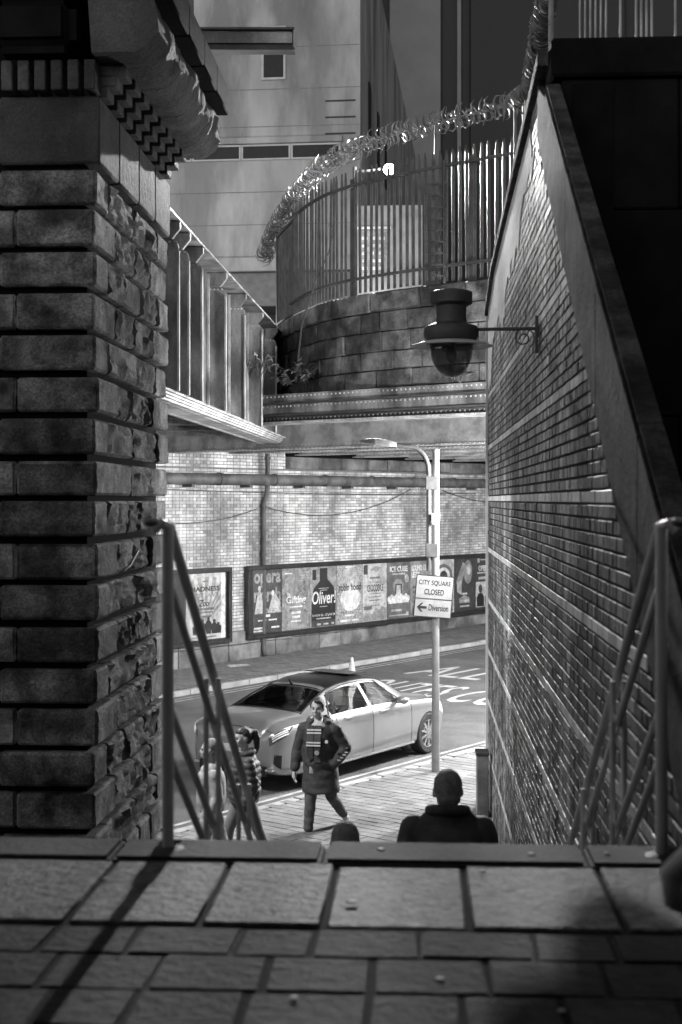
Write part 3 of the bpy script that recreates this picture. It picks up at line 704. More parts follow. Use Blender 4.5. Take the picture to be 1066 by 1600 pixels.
# raking render bands and coping
def rake(l0, l1, f0, f1, y0, y1, name, m):
    k = MB(); k.prism([(-l1, f0(l1)), (-l0, f0(l0)), (-l0, f1(l0)), (-l1, f1(l1))], y0, y1); return part(name, k, m, rw, .006)
segs_ = [4.5, 5.9, 7.3, 8.8, 10.2]
for a, b_ in zip(segs_[:-1], segs_[1:]):
    rake(a + .006, b_ - .004, lambda l: line1(l) + .02, lambda l: top(l) - .06, -.02, .068, 'string_stone', 'render_coat')
    rake(a + .003, b_ - .007, lambda l: top(l) - .02, lambda l: top(l), -.012, .088, 'coping_stone', 'render_coat')
ls = [10.5, 12, 13.8, 15.6, 17.5, 19.1]
for a, b_ in zip(ls[:-1], ls[1:]):
    rake(a + .005, b_ - .005, lambda l: top(l) - .1, lambda l: top(l), -.05, .52, 'coping_stone', 'render_coat')
rake(10.21, 10.9, lambda l: line1(l) + .02, lambda l: top(l) - .11, -.018, .068, 'string_stone', 'render_coat')
k = MB(); pts = [(11.3, 2.75), (11.9, 3.08), (13.6, 3.0), (15.4, 2.92), (17.2, 2.8), (18.9, 2.5), (18.95, 1.55), (18.3, 1.4), (17.6, 2.0), (16.4, 2.2), (15.6, 1.75), (14.9, 2.35), (13.5, 2.3), (12.6, 2.62)]
jag = []
for i_ in range(len(pts)):
    q0, q1 = Vector(pts[i_]), Vector(pts[(i_ + 1) % len(pts)])
    for u_ in range(6):
        q = q0.lerp(q1, u_ / 6); f_ = .0 if i_ in (1, 2, 3, 4) else 1.; jag.append((-(q.x + f_ * random.uniform(-.14, .14)), H(q.y + f_ * random.uniform(-.11, .11))))
k.prism(jag, -.008, .012); part('paint_patch', k, 'paint_flake', rw)
# end face towards the street
k = MB(); k.box(-WL - .03, -WL + .015, -.03, .5, -.3, H(2.5)); part('quoin', k, 'band_brick', rw, .006)
# building the wall belongs to: closes the near side of the street on the right
b = MB(); b.box(16.25, 60, 6.5, NF, -.4, H(1.3), FS); nb_ = part('abutment', b, 'wall_brick'); tag(nb_, 'dark brick abutment round the corner of the stair wall, below the bridge deck', 'wall')
# right pier behind the raking coping, unlit
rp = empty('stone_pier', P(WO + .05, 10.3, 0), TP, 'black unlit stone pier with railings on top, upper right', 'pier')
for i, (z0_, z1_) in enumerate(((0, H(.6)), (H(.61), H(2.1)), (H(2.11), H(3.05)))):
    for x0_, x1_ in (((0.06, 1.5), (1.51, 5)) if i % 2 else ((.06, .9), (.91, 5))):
        k = MB(); k.box(x0_, x1_, 0, 3, z0_, z1_); part('stone_block', k, 'shade_stone', rp, .012)
k = MB(); k.box(-.02, 5, -.06, 3, H(3.06), H(3.34)); part('coping_slab', k, 'shade_stone', rp, .02)
ir = empty('iron_railing', P(WO + .3, 11.0, H(3.345)), TP, 'pale upright bars of a railing on top of the black pier', 'railing')
for x in (.02, .06, .1, .14, .18, .22, .33, .45, .49, .53, .57, .75, 1.1, 1.14, 1.22):
    k = MB(); k.tube([(x, 0, 0), (x, 0, 1.3)], .008 if x < .3 else .011, 6); part('bar', k, 'galv_dull', ir)
k = MB(); k.box(-.05, 1.4, -.015, .015, 1.05, 1.08); part('rail', k, 'galv_dull', ir)

# far wall of white glazed brick
fw = empty('glazed_brick_wall', S(0, NW, 0), TS, 'white glazed brick wall under the railway bridge, stained dark near its base', 'wall')
ZD = H(-3.22); ZT = H(.78)
k = MB(); k.box(12, 52, .012, .5, -.3, H(1.9)); part('core', k, 'mortar', fw)
def seen_f(x, z):
    p = S(x, NW, z); kx = p.x / p.y; hz_ = (z - EYE) / p.y
    return p.y + (80 if kx < -.122 or kx > .11 or hz_ > .05 else 0)
brick_field(fw, 19, 45, ZD, ZT, .222, .068, .010, lambda x, z: True, 'glazed_brick', seen_f, header=True)
brick_field(fw, 19, 27.2, ZT + .004, H(1.75), .222, .068, .010, lambda x, z: True, 'glazed_brick', lambda x, z: x, header=True, nbig=0)
x = 18.
while x < 46:
    w_ = random.uniform(.55, 1.1)
    zb_ = zg(x); hmid = zb_ + .12 + (ZD - zb_) * .48 + random.uniform(-.04, .04)
    for a0, a1 in ((zb_ - .1, hmid - .006), (hmid + .006, ZD - .006)):
        k = MB(); k.box(x + .006, x + w_ - .006, -.05 + random.uniform(-.012, .012), .1, a0, a1); part('stone_block', k, 'dado_stone', fw, .015, True)
    x += w_
x = 27.2
while x < 45:                                           # bearing stones along the wall head
    w_ = random.uniform(.8, 1.3); k = MB(); k.box(x + .006, x + w_ - .006, -.16 + random.uniform(-.02, .02), .3, ZT + .012, H(1.1)); part('bearing_stone', k, 'dado_stone', fw, .03, True); x += w_
k = MB(); k.box(27.2, 45, -.05, .3, H(1.104), H(1.9)); part('wall_head', k, 'joint', fw)

# ------------------------------------------------------------------ left plate girder bridge
GA = Vector((-2.1, 17.0, 0)); TG = -math.atan(.0658)
gb = empty('plate_girder_bridge', GA, TG, 'grey riveted plate girder bridge with deep vertical stiffeners at the left', 'bridge')
g0, g1 = -4.2, 20.4
k = MB(); k.box(-.335, -.315, g0, g1, H(1.36), H(3.54)); part('web', k, 'steel_paint', gb)
for i, (w0, w1) in enumerate(((-.58, -.05), (-.62, -.02), (-.66, .0), (-.70, .035))):
    k = MB(); k.box(w0, w1, g0, g1, H(1.22 + .032 * i), H(1.22 + .032 * (i + 1)) - .004); part('flange_plate', k, 'steel_light', gb, .003)
for i, (w0, w1) in enumerate(((-.66, .0), (-.62, -.03))):
    k = MB(); k.box(w0, w1, g0, g1, H(3.54 + .035 * i) + .004, H(3.54 + .035 * (i + 1))); part('flange_plate', k, 'steel_paint', gb, .003)
yst = [.9, 1.65, 2.7, 4.95, 7.2, 9.6, 12, 14.3, 16.6, 18.9]
rv = MB()
def rivet(c, ax, r=.018):
    c = Vector(c)
    M3 = {'y': Matrix.Rotation(R(90), 3, 'X'), '-y': Matrix.Rotation(R(90), 3, 'X'), 'x': Matrix.Rotation(R(90), 3, 'Y'), 'z': Matrix.Identity(3), '-z': Matrix.Rotation(R(180), 3, 'X')}[ax]
    vs = []; seg = 6
    for rr, zz in ((1, 0), (.7, .6)):
        for q in range(seg): a = 2 * math.pi * q / seg; vs.append(c + M3 @ Vector((r * rr * math.cos(a), r * rr * math.sin(a), r * zz)))
    rv_.add(vs, [(q, (q + 1) % seg, seg + (q + 1) % seg, seg + q) for q in range(seg)] + [tuple(range(seg, 2 * seg))])
rv_ = rv
for y in yst:
    # wide stiffener plate with an arched head, an angle down its free edge and rivets
    poly = [(-.31, H(1.38)), (-.02, H(1.38)), (-.02, H(3.2))]
    for t in range(7):
        a = R(90 * t / 6); poly.append((-.14 + .12 * math.cos(a), H(3.2) + .12 * math.sin(a)))
    poly += [(-.31, H(3.32))]
    k = MB(); k.prism(poly, y - .007, y + .007); st = part('stiffener', k, 'steel_paint', gb)
    k = MB(); k.box(-.035, -.004, y - .055, y - .008, H(1.38), H(3.16)); k.box(-.312, -.27, y - .05, y - .008, H(1.38), H(3.52)); part('angle', k, 'steel_light', st, .004)
    k = MB(); k.prism([(-.31, H(3.32)), (-.1, H(3.32)), (.0, H(3.44)), (.0, H(3.535)), (-.31, H(3.535))], y - .04, y + .04); part('gusset', k, 'steel_paint', st, .004)
    for i in range(15): rivet((-.29, y - .052, H(1.45) + i * .125), 'y', .017)
    for i in range(4): rivet((-.26 + i * .06, y - .012, H(3.28)), 'y', .016)
y = g0
while y < g1:
    rivet((-.12, y, H(3.612)), 'z'); rivet((.004, y, H(3.56)), 'x', .014); rivet((.004 + .035, y, H(1.335)), 'x', .014)
    for x in (-.15, -.5): rivet((x, y, H(1.22)), '-z', .017)
    y += .13
part('rivets', rv, 'steel_light', gb, kind='stuff', fix=False)
k = MB(); k.box(-5, -.70, g0, g1 - .2, H(1.7), H(1.95)); part('deck', k, 'steel_dark', gb)
for i in range(9):
    k = MB(); k.box(-5, -.34, .4 + i * 2.2, .55 + i * 2.2, H(1.4), H(1.69)); part('cross_beam', k, 'steel_paint', gb)
# scraps of growth on the top flange make its outline uneven
# ------------------------------------------------------------------ right bridge over the street
SB = 20.3
bb = empty('riveted_bridge', S(SB, 0, 0), TS, 'riveted steel bridge crossing the street below a stone parapet', 'bridge')
NB0, NB1 = 10.2, NW + .1                                 # local x = along the street, y = across it
NL = 19.35                                              # where the fascia meets the left girder
def bm_part(name, x0, x1, h0, h1, m, n0=NB0, n1=NB1, bev=.004): k = MB(); k.box(x0, x1, n0, n1, H(h0), H(h1)); return part(name, k, m, bb, bev)
bm_part('fascia_plate', -.02, .1, 1.86, 2.02, 'steel_paint', n1=NL)
bm_part('fascia_plate', -.10, .1, 1.83, 1.856, 'steel_dark', n1=NL)
bm_part('fascia_plate', .03, .15, 1.64, 1.826, 'steel_paint', n1=NL)
bm_part('fascia_plate', -.03, .15, 1.60, 1.636, 'steel_dark', n1=NL)
bm_part('fascia_plate', .08, .2, 1.50, 1.597, 'steel_dark', n1=NL)
bm_part('bottom_flange', -.06, .40, 1.455, 1.497, 'steel_light', n1=NL)
rv2 = MB(); rv_ = rv2; y = NB0
while y < NL:
    rivet((-.022, y, H(1.975)), 'x', .016) if False else None
    for (x, h) in ((-.02, 1.97), (.03, 1.79), (.08, 1.55), (-.06, 1.476)):
        c = Vector((x, y + (.045 if h in (1.79,) else 0), H(h))); vs = []; seg = 6; r = .02
        for rr, xx in ((1, 0), (.7, .6)):
            for q in range(seg): a = 2 * math.pi * q / seg; vs.append(c + Vector((-r * xx, r * rr * math.cos(a), r * rr * math.sin(a))))
        rv2.add(vs, [(q, (q + 1) % seg, seg + (q + 1) % seg, seg + q) for q in range(seg)] + [tuple(range(seg, 2 * seg))])
    y += .10
beams = [(2.6, 1.08, 1.75), (5.0, 1.12, 1.8), (7.4, 1.14, 1.8), (9.8, 1.14, 1.8), (12.2, 1.14, 1.8), (14.6, 1.14, 1.8)]
for i, (x, h0, h1) in enumerate(beams):
    n0 = NB0
    k = MB(); k.box(x - .012, x + .012, n0, NB1, H(h0 + .03), H(h1)); bmw = part('beam_web', k, 'steel_light', bb)
    k = MB(); k.box(x - .2, x + .2, n0, NB1, H(h0), H(h0 + .028)); k.box(x - .1, x - .014, n0, NB1, H(h0 + .03), H(h0 + .045)); k.box(x - .03, x - .013, n0, NB1, H(h0 + .046), H(h0 + .13)); part('beam_flange', k, 'steel_light', bb)
    y = n0
    while y < NB1:
        for (xx, h) in ((x - .2, h0 + .014), (x - .03, h0 + .09)):
            c = Vector((xx, y, H(h))); vs = []; seg = 5; r = .02
            for rr, q_ in ((1, 0), (.7, .6)):
                for q in range(seg): a = 2 * math.pi * q / seg; vs.append(c + Vector((-r * q_, r * rr * math.cos(a), r * rr * math.sin(a))))
            rv2.add(vs, [(q, (q + 1) % seg, seg + (q + 1) % seg, seg + q) for q in range(seg)] + [tuple(range(seg, 2 * seg))])
        rv_ = rv2; rivet((x - .1, y, H(h0)), '-z', .018)
        y += .11
part('rivets', rv2, 'steel_light', bb, kind='stuff', fix=False)
k = MB(); k.box(.2, 24, NB0, NB1, H(1.82), H(2.0)); part('deck', k, 'steel_dark', bb)
k = MB(); k.lathe([(.0001, -.02), (.21, -.02), (.23, 0), (.21, .02), (.0001, .02)], 20, Matrix.Translation((.45, 12.62, H(1.25))) @ Matrix.Rotation(R(90), 4, 'Z'), 'Y'); part('round_plate', k, 'steel_dark', bb)
k = MB(); k.box(.43, .47, 12.57, 12.67, H(1.25), H(1.5)); part('hanger', k, 'steel_dark', bb)

# ------------------------------------------------------------------ stone parapet and palisade on the bridge edge
ctrl = [(20.33, 10.2), (20.33, 12.5), (20.36, 14.5), (20.6, 16.4), (21.4, 18.05), (23.4, 20.67), (26.0, 23.6)]
def catm(pts, t):
    i = min(int(t), len(pts) - 2); u = t - i; g = lambda j: Vector(pts[max(0, min(len(pts) - 1, j))])
    a, b_, c, d = g(i - 1), g(i), g(i + 1), g(i + 2)
    return .5 * (2 * b_ + (c - a) * u + (2 * a - 5 * b_ + 4 * c - d) * u * u + (3 * b_ - a - 3 * c + d) * u ** 3)
fine_ = [catm([(a, b_, 0) for a, b_ in ctrl], i / 40 * 1.0) for i in range(0, 40 * (len(ctrl) - 1) + 1)]
cum = [0.]
for a, b_ in zip(fine_[:-1], fine_[1:]): cum.append(cum[-1] + (b_ - a).length)
def at(d):
    d = max(0, min(cum[-1] - 1e-6, d)); i = 0
    lo, hi = 0, len(cum) - 1
    while hi - lo > 1:
        mid = (lo + hi) // 2
        if cum[mid] <= d: lo = mid
        else: hi = mid
    u = (d - cum[lo]) / (cum[lo + 1] - cum[lo]); p = fine_[lo].lerp(fine_[lo + 1], u); t = (fine_[lo + 1] - fine_[lo]).normalized()
    return p, t                                         # street coordinates; outward normal is to the left-hand -s side
def outward(t): return Vector((-t.y, t.x, 0))           # towards the viewer (-s)
pw_ = empty('stone_parapet', S(SB, 14, H(2.03)), TS, 'curved wall of dark squared stone blocks carrying the spiked fence', 'wall')
def to_local(v): return Vector((v.x - SB, v.y - 14, v.z - H(2.03)))
def wall_piece(d0, d1, z0, z1, y0, y1, name, m, parent, loc, bev, rough=0., n=3, sd=0):
    vs = []; fs = []
    for i in range(n + 1):
        p, t = at(d0 + (d1 - d0) * i / n); o = outward(t)
        for (off, z) in ((y0, z0), (y0, z1), (y1, z1), (y1, z0)):
            q = Vector((p.x, p.y, 0)) + o * off; q.z = z
            if rough and off == y0:
                q = q + o * rough * (noise.noise(Vector((q.x * 3 + sd, q.y * 3, q.z * 4))) )
            vs.append(loc(q))
    for i in range(n):
        for k_ in range(4): fs.append((4 * i + k_, 4 * i + (k_ + 1) % 4, 4 * i + 4 + (k_ + 1) % 4, 4 * i + 4 + k_))
    fs += [(0, 1, 2, 3), (4 * n + 3, 4 * n + 2, 4 * n + 1, 4 * n)]
    k = MB(); k.add(vs, fs); return part(name, k, m, parent, bev, True)
Z0p = H(2.03); chp = [.33, .34, .36, .36]; z = Z0p; sd = 0
for ci, ch in enumerate(chp):
    d = random.uniform(0, .3)
    while d < cum[-1] - .1:
        w_ = random.uniform(.5, 1.15); sd += 1
        wall_piece(d + .012, min(d + w_ - .0, cum[-1]), z + .007, z + ch - .007, random.uniform(-.0, .035), -.35, 'stone_block', 'parapet_stone', pw_, to_local, .015, .05, 4, sd); d += w_
    z += ch
d = 0.
while d < cum[-1] - .1:
    w_ = random.uniform(.9, 1.3); sd += 1
    wall_piece(d + .005, min(d + w_ - .005, cum[-1]), z + .006, z + .36, .06, -.4, 'coping_stone', 'parapet_stone', pw_, to_local, .025, .04, 4, sd); d += w_
wall_piece(0, cum[-1], Z0p, z, -.05, -.3, 'core', 'joint', pw_, to_local, 0, 0, 60)
ZP = z + .365
fe = empty('palisade_fence', S(SB, 14, ZP), TS, 'steel palisade fence with pointed uprights on top of the curved stone wall', 'fence')
def loc_f(v): return Vector((v.x - SB, v.y - 14, v.z - ZP))
FH = H(5.87) - ZP
k = MB()
prof = [(-.035, 0), (-.02, -.02), (.0, -.004), (.02, -.02), (.035, 0)]
def pale(hh):
    k = MB(); vs = []; 
    for zz, f_ in ((0.04, 1), (hh - .1, 1), (hh + .05, .25)):
        for (x, y) in prof: vs.append((x * f_, y, zz))
        for (x, y) in prof: vs.append((x * f_, y + .006, zz))
    fs = []; n5 = 5
    for r_ in range(2):
        a = r_ * 10; b_ = a + 10
        for i in range(4): fs += [(a + i, a + i + 1, b_ + i + 1, b_ + i), (a + 5 + i + 1, a + 5 + i, b_ + 5 + i, b_ + 5 + i + 1)]
        fs += [(a, b_, b_ + 5, a + 5), (a + 4, a + 9, b_ + 9, b_ + 4)]
    fs += [(20, 21, 22, 23, 24, 29, 28, 27, 26, 25), (4, 3, 2, 1, 0, 5, 6, 7, 8, 9)]
    k.add(vs, fs); return k.mesh('pale')
pme_ = pale(FH + .22); pme_.materials.append(MATS['pale_dark'])
# distances along the path of the posts
post_d = []
def d_of_n(n):
    for i, p in enumerate(fine_):
        if p.y >= n: return cum[i]
dp = [d_of_n(x) for x in (10.6, 13.45, 16.3, 19.2, 20.7)]
for d in dp:
    p, t = at(d); k = MB(); k.box(-.06, .06, -.045, .045, 0, FH + .12); o = part('post', k, 'steel_dark', fe, .006); o.location = loc_f(Vector((p.x, p.y, ZP)) + outward(t) * -.1); o.rotation_euler = (0, 0, math.atan2(t.y, t.x))
d = dp[0] + .12
while d < dp[3] - .05:
    if min(abs(d - q) for q in dp) > .07:
        p, t = at(d); inst('pale', pme_, fe, loc_f(Vector((p.x, p.y, ZP)) + outward(t) * -.05), (R(random.uniform(-.6, .6)), R(random.uniform(-.6, .6)), math.atan2(t.y, t.x) + R(180)))
    d += .148
for a, b_ in zip(dp[:-2], dp[1:-1]):
    for zz in (.28, FH - .05):
        wall_piece(a, b_, ZP + zz, ZP + zz + .05, .02, -.024, 'rail', 'steel_dark', fe, loc_f, 0, 0, 8)
wall_piece(dp[3] + .06, dp[4] - .04, ZP + .1, ZP + FH - .05, -.08, -.11, 'sheet_panel', 'galv', fe, loc_f, 0, 0, 4)
for zz in (.08, FH - .06): wall_piece(dp[3], dp[4], ZP + zz, ZP + zz + .05, -.055, -.078, 'rail', 'steel_dark', fe, loc_f, 0, 0, 4)
# anti-climb spike fan on the fence
sg = empty('spike_guard', S(SB, 14, ZP), TS, 'vertical guard of long horizontal spikes fixed across the palisade', 'spikes')
d = d_of_n(13.95); p, t = at(d); base = loc_f(Vector((p.x, p.y, ZP)) + outward(t) * .05)
k = MB(); k.tube([base, base + Vector((0, 0, FH + .05))], .03, 8); part('upright', k, 'steel_dark', sg)
for i in range(9):
    zz = .12 + i * .2
    for a, ln in ((R(150), .33), (R(175), .42), (R(120), .3), (R(60), .3)):
        dirv = outward(t) * math.sin(a) * .5 + t * -math.cos(a) * 1.0
        q0 = base + Vector((0, 0, zz)); q1 = q0 + dirv * ln * .6 + Vector((0, 0, .015)); q2 = q0 + dirv * ln + Vector((0, 0, .05))
        k = MB(); k.tube([q0, q1, q2], [.014, .011, .002], 5); part('spike', k, 'steel_dark', sg)

# rotating claw barriers
def claw_mesh(nc, rad, seed):
    rnd = random.Random(seed); k = MB()
    for i in range(nc):
        a = 2 * math.pi * (i + rnd.random() * .6) / nc; tw = rnd.uniform(-.25, .25)
        pts = []; rr = []
        for j in range(6):
            u = j / 5; r_ = rad * (.15 + .85 * u ** .8); ang = a + 1.9 * u * u; pts.append((tw * rad * u * .8, r_ * math.cos(ang), r_ * math.sin(ang))); rr.append(.024 * (1 - u) ** .6 + .004)
        k.tube(pts, rr, 5)
    me = k.mesh('claw', smooth=True); me.materials.append(MATS['galv']); return me
claws = [claw_mesh(3, .24, i) for i in range(6)]; small_claws = [claw_mesh(4, .115, 20 + i) for i in range(6)]
def barrier(pts, label, step, base_z, parent_at, post_every=14, claws=claws):
    root = empty('claw_barrier', parent_at, 0, label, 'barrier', 'spiked anti-climb barriers')
    pts = [Vector(p) - Vector(parent_at) for p in pts]
    k = MB(); k.tube(pts, .02, 6); part('axle', k, 'galv_dull', root)
    cu = [0.]
    for a, b_ in zip(pts[:-1], pts[1:]): cu.append(cu[-1] + (b_ - a).length)
    d = .05; i = 0
    while d < cu[-1]:
        j = max(q for q in range(len(cu)) if cu[q] <= d); j = min(j, len(pts) - 2)
        u = (d - cu[j]) / max(1e-6, cu[j + 1] - cu[j]); p = pts[j].lerp(pts[j + 1], u); t = (pts[j + 1] - pts[j]).normalized()
        o = inst('claw', claws[i % 6], root, p); o.rotation_mode = 'QUATERNION'; o.rotation_quaternion = t.to_track_quat('X', 'Z') @ Matrix.Rotation(random.uniform(0, 6.28), 3, 'X').to_quaternion()
        if i % post_every == 6:
            k = MB(); z_b = base_z - Vector(parent_at).z; k.tube([(p.x, p.y, min(z_b, p.z - .2)), (p.x, p.y, p.z)], .022, 6); part('bracket', k, 'galv', root)
        d += step; i += 1
    return root
bpts = []
hs = [6.72, 6.68, 6.62, 6.52, 6.36, 6.22, 6.05, 5.85]
for i in range(30):
    d = d_of_n(11.6) + (cum[-1] * .93 - d_of_n(11.6)) * i / 29; p, t = at(d); u = i / 29 * 7; a = int(min(u, 6)); h = hs[a] + (hs[a + 1] - hs[a]) * (u - a)
    q = Vector((p.x, p.y, 0)) + outward(t) * -.1; bpts.append(S(q.x, q.y, H(h)))
barrier(bpts, 'spiked metal claw barrier curving above the palisade fence', .13, H(5.9), bpts[0])
bp2 = [P(1.24, 19.0, H(5.35)), P(1.22, 17.2, H(4.9)), P(1.21, 15.5, H(4.5)), P(1.16, 14, H(4.43)), P(1.11, 12.5, H(4.38)), P(1.08, 11.4, H(4.36))]
barrier(bp2, 'spiked metal claw barrier climbing steeply over the top of the right brick wall', .11, H(2.9), bp2[0], 20, small_claws)
# ------------------------------------------------------------------ handrails on the stairs
def handrail(o_, label, mirror):
    root = empty('handrail', P(o_, 4.72, ZL), TP, label, 'handrail', 'stair handrails')
    sl = .62
    L_ = 5.2
    tops = (1.10, .92, .50, .335)
    rr = .0145
    for i, t in enumerate(tops):
        k = MB(); y0 = .0; pts = [(0, y0, t), (0, L_, t - sl * L_)]
        if i == 0: pts = [(-.045 * mirror, -.03, t - .012), (-.02 * mirror, -.025, t + .012), (0, .03, t)] + pts[1:]
        k.tube(pts, .0185 if i == 0 else rr, 10); part('rail', k, 'rail_metal', root, smooth=True)
    for j, y in enumerate((0, 1.02, 2.06, 3.1, 4.15, 5.1)):
        z0_ = 0 if j == 0 else -sl * y - .12
        for dx in ((0,) if j == 0 else (-.024, .024)):
            k = MB(); k.tube([(dx, y + dx * .4, z0_), (dx, y + dx * .4, 1.09 - sl * y if j else 1.1)], .02 if j == 0 else .0115, 10); part('post', k, 'rail_metal', root, smooth=True)
    k = MB(); k.lathe([(.055, 0), (.055, .012), (.03, .02)], 14); part('base_flange', k, 'steel_dark', root, smooth=True)
    k = MB(); k.ball((-.05 * mirror, -.03, 1.115), .022, 2, (1.3, 1, .8)); part('end_cap', k, 'galv_dull', root, smooth='all')
handrail(-.85, 'blurred metal handrail on the left side of the stairs, in front of the stone pier', 1)
handrail(.80, 'blurred metal handrail on the right side of the stairs, against the brick wall', -1)
# rounded pipe rail end by the landing's right edge
re_ = empty('pipe_rail', (.71, 3.0, ZL), 0, 'rounded end of a metal pipe rail low at the right edge of the landing', 'rail')
k = MB(); k.tube([(.35, .0, .28), (.1, 0, .30), (.0, 0, .345), (-.005, 0, .39), (.03, 0, .425), (.12, 0, .44), (.5, 0, .45)], .03, 12); part('bent_pipe', k, 'rail_metal', re_, smooth='all')
k = MB(); k.tube([(.35, 0, 0), (.35, 0, .28)], .03, 12); part('leg', k, 'rail_metal', re_, smooth='all')

# ------------------------------------------------------------------ lanterns
def lantern(loc, rz, label, lit, arm=.66):
    """origin at the wall plate; arm runs along local -x"""
    root = empty('wall_lantern', loc, rz, label, 'lantern', 'wall lanterns')
    k = MB(); k.box(-.012, .012, -.02, .02, -.19, .1); part('wall_plate', k, 'steel_dark', root, .004)
    k = MB(); k.tube([(0, 0, 0), (-arm, 0, -.005)], .014, 8); part('arm', k, 'steel_dark', root)
    pts = []
    for i in range(30):
        u = i / 29; a = R(-60 + 560 * u); r = .09 * (1 - .75 * u); pts.append((-.1 + r * math.cos(a), 0, -.07 + r * math.sin(a)))
    k = MB(); k.tube(pts, .006, 6); part('scroll', k, 'steel_dark', root)
    cx = -arm
    T = Matrix.Translation((cx, 0, 0))
    k = MB(); k.lathe([(.001, .3), (.13, .3), (.165, .285), (.165, .2), (.14, .185), (.12, .18), (.115, .09), (.125, .05), (.2, .02), (.215, -.01), (.215, -.06), (.19, -.09), (.001, -.09)], 28, T); part('housing', k, 'steel_dark', root, smooth=True)
    k = MB(); k.lathe([(.2, -.095), (.31, -.125), (.325, -.135), (.31, -.14), (.19, -.115)], 32, T, ring=True); part('reflector_ring', k, 'steel_light', root, smooth=True)
    bw_ = []
    for i in range(9):
        a = R(90 * i / 8); bw_.append((.172 * math.cos(a) + .0005, -.13 - .25 * math.sin(a)))
    k = MB(); k.lathe([(.165, -.1)] + bw_, 28, T); part('glass_bowl', k, 'bowl_glass', root, smooth=True)
    k = MB(); k.ball((cx, 0, -.2), .045, 2, (1, 1, 1.4)); part('bulb', k, 'lantern_glow' if lit else 'frame_grey', root, smooth='all')
    k = MB(); k.lathe([(.03, -.092), (.03, -.15)], 12, T); part('bulb_holder', k, 'steel_light', root)
    if lit:
        ld = bpy.data.lights.new('lantern_light', 'POINT'); ld.energy = LANTERN_W; ld.shadow_soft_size = .10; lo = bpy.data.objects.new('lantern_light', ld); C.objects.link(lo); lo.parent = root; lo.location = (cx, 0, -.46)
    return root
lantern(P(WO - .015, 11.0, H(1.33)), TP, 'unlit old street lantern hanging from a scrolled bracket on the stair wall', False)
lt = lantern(S(17.45, NF + .02, H(.75)), TS - R(90), 'lit wall lantern round the corner of the abutment beside the street', True, .5)

for i, (s_, h_) in enumerate(((22.6, .75), (27.0, .75), (32.0, .75))):
    bl = empty('bulkhead_lamp', S(s_, NF + .01, H(h_)), TS, ('first', 'second', 'third')[i] + ' lit bulkhead lamp on the abutment under the bridge', 'lamp', 'bulkhead lamps under the bridge')
    k = MB(); k.lathe([(.001, .0), (.13, .0), (.13, .05), (.11, .06), (.001, .06)], 20, None, 'Y'); part('base', k, 'steel_dark', bl, smooth=True)
    k = MB(); k.ball((0, .07, 0), .1, 2, (1, .6, 1)); part('diffuser', k, 'lantern_glow', bl, smooth='all')
    ld = bpy.data.lights.new('bulkhead_light', 'POINT'); ld.energy = BULKHEAD_W; ld.shadow_soft_size = .1; lo = bpy.data.objects.new('bulkhead_light', ld); C.objects.link(lo); lo.parent = bl; lo.location = (0, .3, -.05)

sl_ = empty('street_lamp', S(8.2, 12.2, zg(8.2) + KH), TS, 'lit street lamp column on the near pavement behind the stone pier', 'street lamp')
k = MB(); k.tube([(0, 0, 0), (0, 0, 1.2), (0, 0, 1.25), (0, 0, 5.6), (.1, .1, 5.85), (.4, .4, 5.95)], [.085, .08, .06, .045, .04, .035], 12); part('column', k, 'post_grey', sl_, smooth=True)
k = MB(); k.ball((.6, .6, 5.97), .3, 2, (1, 1, .25)); part('lamp_head', k, 'steel_dark', sl_, smooth='all')
k = MB(); k.ball((.6, .6, 5.91), .2, 2, (1, 1, .2)); part('lens', k, 'lantern_glow', sl_, smooth='all')
ld = bpy.data.lights.new('street_light', 'POINT'); ld.energy = STREET_W; ld.shadow_soft_size = .15; lo = bpy.data.objects.new('street_light', ld); C.objects.link(lo); lo.parent = sl_; lo.location = (.6, .6, 5.75)

# ------------------------------------------------------------------ sign post with diversion sign and lamp arm
sp = empty('sign_post', S(17.2, 12.0, zg(17.2) + KH), 0, 'tall grey post carrying a diversion sign and a bent lamp arm', 'sign post')
PH = H(.75) - zg(17.2) - KH
k = MB(); k.tube([(0, 0, 0), (0, 0, 1.2), (0, 0, 1.25), (0, 0, PH)], [.062, .06, .055, .05], 16); part('post', k, 'post_grey', sp, smooth=True)
zb_ = zg(17.2) + KH
def zz(h): return H(h) - zb_
pts = [(-.105, -.02, zz(-1.05)), (-.105, -.02, zz(.42))]
for i in range(8):
    a = R(90 * i / 7); pts.append((-.105 - .3 + .3 * math.cos(a), -.02, zz(.42) + .3 * math.sin(a) * 1.25))
pts += [(-.5, -.02, zz(.8)), (-.62, -.02, zz(.82))]
k = MB(); k.tube(pts, .036, 12); arm = part('lamp_arm', k, 'steel_dark', sp, smooth=True)
k = MB()
for (x, w_, h0, h1) in ((-.6, .06, .79, .85), (-.75, .1, .8, .9), (-.95, .11, .82, .91), (-1.08, .06, .85, .89), (-1.12, .02, .86, .875)):
    pass
sec = [(-.58, .05, .785, .85), (-.7, .1, .79, .885), (-.9, .115, .815, .91), (-1.05, .09, .845, .905), (-1.13, .03, .87, .89)]
vs = []; fs = []
for (x, w_, h0, h1) in sec: vs += [(x, -w_ - .02, zz(h0)), (x, w_ - .02, zz(h0)), (x, w_ * .7 - .02, zz(h1)), (x, -w_ * .7 - .02, zz(h1))]
for i in range(4):
    for q in range(4): fs.append((4 * i + q, 4 * i + (q + 1) % 4, 4 * i + 4 + (q + 1) % 4, 4 * i + 4 + q))
fs += [(0, 1, 2, 3), (19, 18, 17, 16)]
k.add(vs, fs); part('lamp_head', k, 'galv_dull', arm, .008, True)
for h in (.15, -.85):
    k = MB(); k.box(-.15, .03, -.06, .03, zz(h), zz(h) + .2); part('clamp', k, 'steel_dark', sp, .006)
